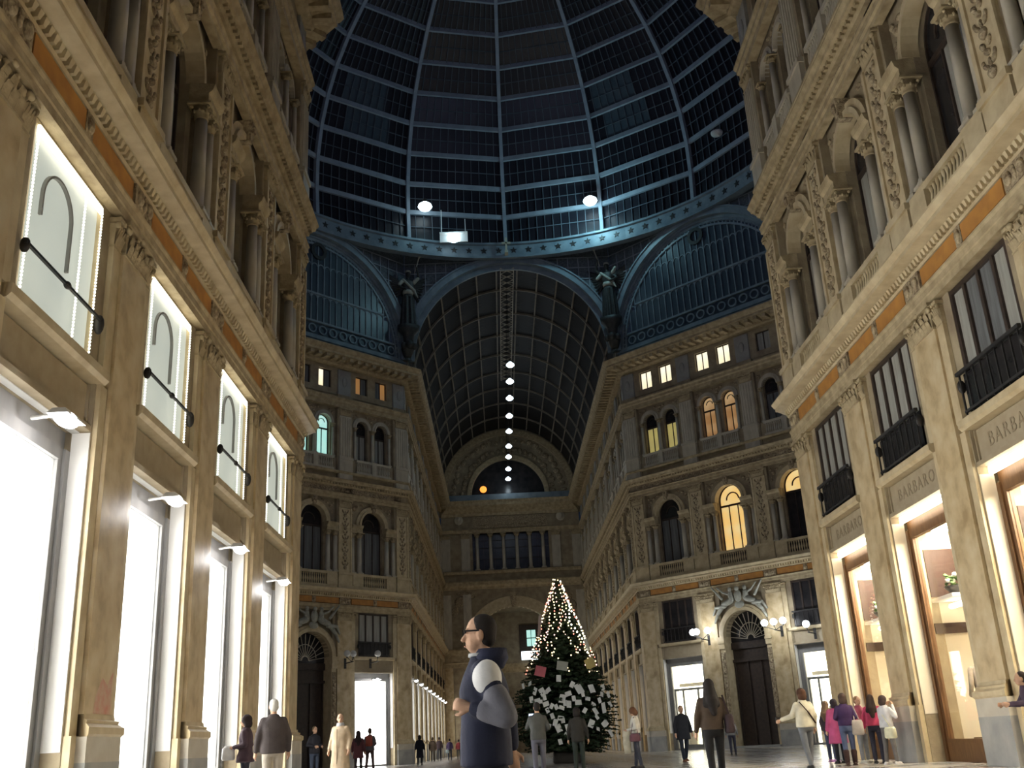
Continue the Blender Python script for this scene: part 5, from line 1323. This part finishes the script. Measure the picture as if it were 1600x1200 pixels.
while z < 7.42:
    R_ = tr(z); nb = max(4, int(7 + 9 * R_))
    for k in range(nb):
        a = 2 * PI * (k + rnd.random()) / nb; L_ = max(.12, R_ * rnd.uniform(.82, 1.10)); droop = rnd.uniform(.05, .22)
        ca, sa = math.cos(a), math.sin(a); zb = z + rnd.uniform(-.08, .08)
        def bp(t): return Vector((ca * L_ * t, sa * L_ * t, zb + .12 * L_ * t - droop * L_ * t * t))
        br.bar(bp(0), bp(.5), .025); br.bar(bp(.5), bp(1), .016)
        n = max(4, int(L_ * 13))
        for j in range(n):
            t = .12 + .9 * (j + rnd.random()) / n; p_ = bp(min(t, 1.0)); w_ = (.10 + .26 * (1 - t)) * min(1, L_ + .25)
            for sd in (-1, 1):
                d = Vector((ca * .55 - sd * sa, sa * .55 + sd * ca, rnd.uniform(-.35, .25))).normalized() * w_ * rnd.uniform(.8, 1.25)
                q = Vector((rnd.uniform(-1, 1), rnd.uniform(-1, 1), rnd.uniform(.2, 1))).normalized() * .035
                fo.add([p_ - q, p_ + d * .5 - q * 1.6, p_ + d, p_ + d * .5 + q * 1.6, p_ + q], [(0, 1, 3, 4), (1, 2, 3)])
    z += .105
link('branches', br.mesh('branches', fabric('bark', (.10, .065, .04))), tree, kind='stuff')
link('needles', fo.mesh('needles', fabric('needle_green', (.040, .075, .035), .5)), tree, kind='stuff')
# paper notes
def on_tree(a, z, out=.06): r = tr(z) + out; return (TX + r * math.sin(a), TY - r * math.cos(a), z)
CARDS = [(-0.89, 3.1, 1), (-0.68, 2.8, 1.1), (-0.5, 2.74, 1.2), (-0.38, 2.78, 1), (-1.14, 3.05, 0.8), (-0.75, 2.48, 0.9), (-0.6, 2.41, 1), (-0.16, 3.23, 1), (0.12, 2.96, 0.9), (0.02, 2.61, 1), (-0.1, 2.43, 1.3), (0.12, 2.42, 0.8), (0.2, 2.26, 1.1), (0.25, 2.79, 1.5), (0.53, 2.77, 1.3), (0.86, 2.83, 1.2), (0.31, 2.56, 0.7), (0.76, 2.54, 0.8), (0.51, 2.16, 0.9), (0.53, 1.91, 1.1), (0.75, 2.03, 1.5), (0.98, 2.16, 1.2), (0.54, 1.69, 0.8), (0.42, 1.44, 1.2), (0.74, 1.43, 1.3), (0.97, 1.06, 1.1), (1.36, 1.01, 1.1), (-0.42, 2.27, 1), (-0.31, 2.18, 0.8), (-0.22, 2.13, 0.8), (-0.12, 2.09, 0.9), (0.02, 2.21, 1), (-0.39, 2.02, 0.8), (-0.15, 1.7, 1), (-0.11, 1.61, 0.8), (-0.25, 1.55, 1), (-0.38, 1.46, 0.8), (-0.2, 1.33, 1.2), (-0.03, 1.34, 1), (-0.06, 1.1, 0.7), (-0.2, 0.83, 0.8), (0.98, 2.54, 0.9), (-0.54, 2.37, 0.8), (-0.45, 2.52, 0.8), (-0.05, 2.26, 0.9), (0.4, 2.39, 0.8), (0.31, 1.95, 0.8), (0.67, 2.32, 0.8), (0.17, 1.53, 0.7), (-0.3, 1.8, 0.8), (0.31, 1.14, 0.7), (0.58, 1.23, 0.8), (-0.51, 1.6, 0.7), (0.04, 1.54, 0.7)]
def card_fn(w, h):
    def fn(b):
        vs = []; n = 4
        for y in (0, .006):
            for i in range(n + 1):
                x = -w / 2 + w * i / n; c = .04 * (1 - (2 * i / n - 1) ** 2)
                vs += [(x, y - c, -h / 2), (x, y - c * .6, h / 2)]
        fs = [(2 * i, 2 * i + 2, 2 * i + 3, 2 * i + 1) for i in range(n)]
        o_ = 2 * (n + 1); fs += [(o_ + 2 * i + 1, o_ + 2 * i + 3, o_ + 2 * i + 2, o_ + 2 * i) for i in range(n)]
        b.add(vs, fs)
    return fn
fabric('paper', (.80, .82, .80), .92)
def cbucket(a, z): return (0 if z > 2.7 else 1 if z > 2.2 else 2 if z > 1.6 else 3, 0 if a < -.55 else 1 if a < -.1 else 2 if a < .45 else 3)
CLAB = {}
for bk in {cbucket(a, z) for a, z, q in CARDS}:
    idx = sorted([i for i, (a, z, q) in enumerate(CARDS) if cbucket(a, z) == bk], key=lambda i: CARDS[i][0])
    for k, i in enumerate(idx):
        CLAB[i] = 'white note on the tree, %s band, %s part%s' % (('top', 'second', 'third', 'lowest')[bk[0]], ('far left', 'left middle', 'right middle', 'far right')[bk[1]],
                  '' if len(idx) == 1 else ', %s from the left' % ('first', 'second', 'third', 'fourth', 'fifth', 'sixth', 'seventh', 'eighth', 'ninth', 'tenth')[k])
for i, (a, z, sz) in enumerate(CARDS):
    w_, h_ = (.26, .36) if i % 3 else (.34, .25)
    c = inst(('card', i % 3), 'paper_note', 'paper', card_fn(w_, h_), None, on_tree(a, z, .10), (rnd.uniform(-.4, .15), rnd.uniform(-.6, .6), a + rnd.uniform(-.3, .3)), scale=(sz * .74,) * 3)
    tag(c, CLAB[i], 'paper note', 'white paper notes on the tree')
for nm, a, z, w_, h_, col, lab, rx in (('pink', -.63, 3.57, .52, .40, (.62, .17, .20), 'large pink paper sheet on the left of the tree', .25), ('yellow', .74, 3.8, .55, .42, (.66, .52, .20), 'large yellow paper sheet on the right of the tree', -.35),
        ('rose', -1.25, 5.5, .36, .85, (.60, .46, .40), 'tall pale rose paper sheet high on the left of the tree', .05), ('grey', -.06, 3.72, .45, .36, (.40, .41, .36), 'grey paper sheet under the lights at the middle of the tree', .2), ('ivory', .98, 3.85 + .75, .28, .5, (.72, .72, .62), 'ivory paper strip among the lights on the right of the tree', -.4)):
    c = inst(('bigcard', nm), 'paper_sheet', fabric('paper_' + nm, col, .9), card_fn(w_, h_), None, on_tree(a, z, .16), (-.1, rx, a))
    tag(c, lab, 'paper sheet')
# strings of lights
def bulb(b): b.ell((0, 0, 0), (.026, .026, .03), 6, 4)
for sidx in range(14):
    a0 = -1.75 + 3.5 * sidx / 11 if sidx < 12 else 2.3 + (sidx - 12) * 1.2
    pts = []
    n = 24
    zend = 3.75 + .35 * math.sin(sidx * 2.1)
    for k in range(n):
        t = k / (n - 1); zz = 7.45 - .035 * (sidx * 5 % 14) - (7.0 - zend) * t ** .85; a = a0 + .22 * math.sin(t * 9 + sidx) + rnd.uniform(-.10, .10)
        r = tr(zz) + .05 + .06 * rnd.random(); pts.append(Vector((r * math.sin(a), -r * math.cos(a), zz)))
    wire = MB()
    for k in range(n - 1): wire.bar(pts[k], pts[k + 1], .012)
    so = link('light_string', wire.mesh('light_string', 'iron')); so.location = (TX, TY, 0)
    ORD = ['leftmost', 'second from the left', 'third from the left', 'fourth from the left', 'fifth from the left', 'sixth from the left', 'sixth from the right', 'fifth from the right', 'fourth from the right', 'third from the right', 'second from the right', 'rightmost']
    tag(so, ('string of bulbs down the upper tree, ' + ORD[sidx]) if sidx < 12 else 'string of bulbs behind the tree, %s side' % ('right', 'left')[sidx - 12], 'string lights', 'light strings on the tree')
    for k in range(n):
        ch = rnd.random()
        m_ = 'bulb_white' if sidx in (8, 9) and k < 18 else ('bulb_warm' if ch < .62 else 'bulb_pink' if ch < .82 else 'bulb_red')
        if sidx >= 12 and k % 3: continue
        inst(('bulb', m_), 'bulb', m_, bulb, so, pts[k], scale=(1.35,) * 3 if m_ == 'bulb_white' else None)
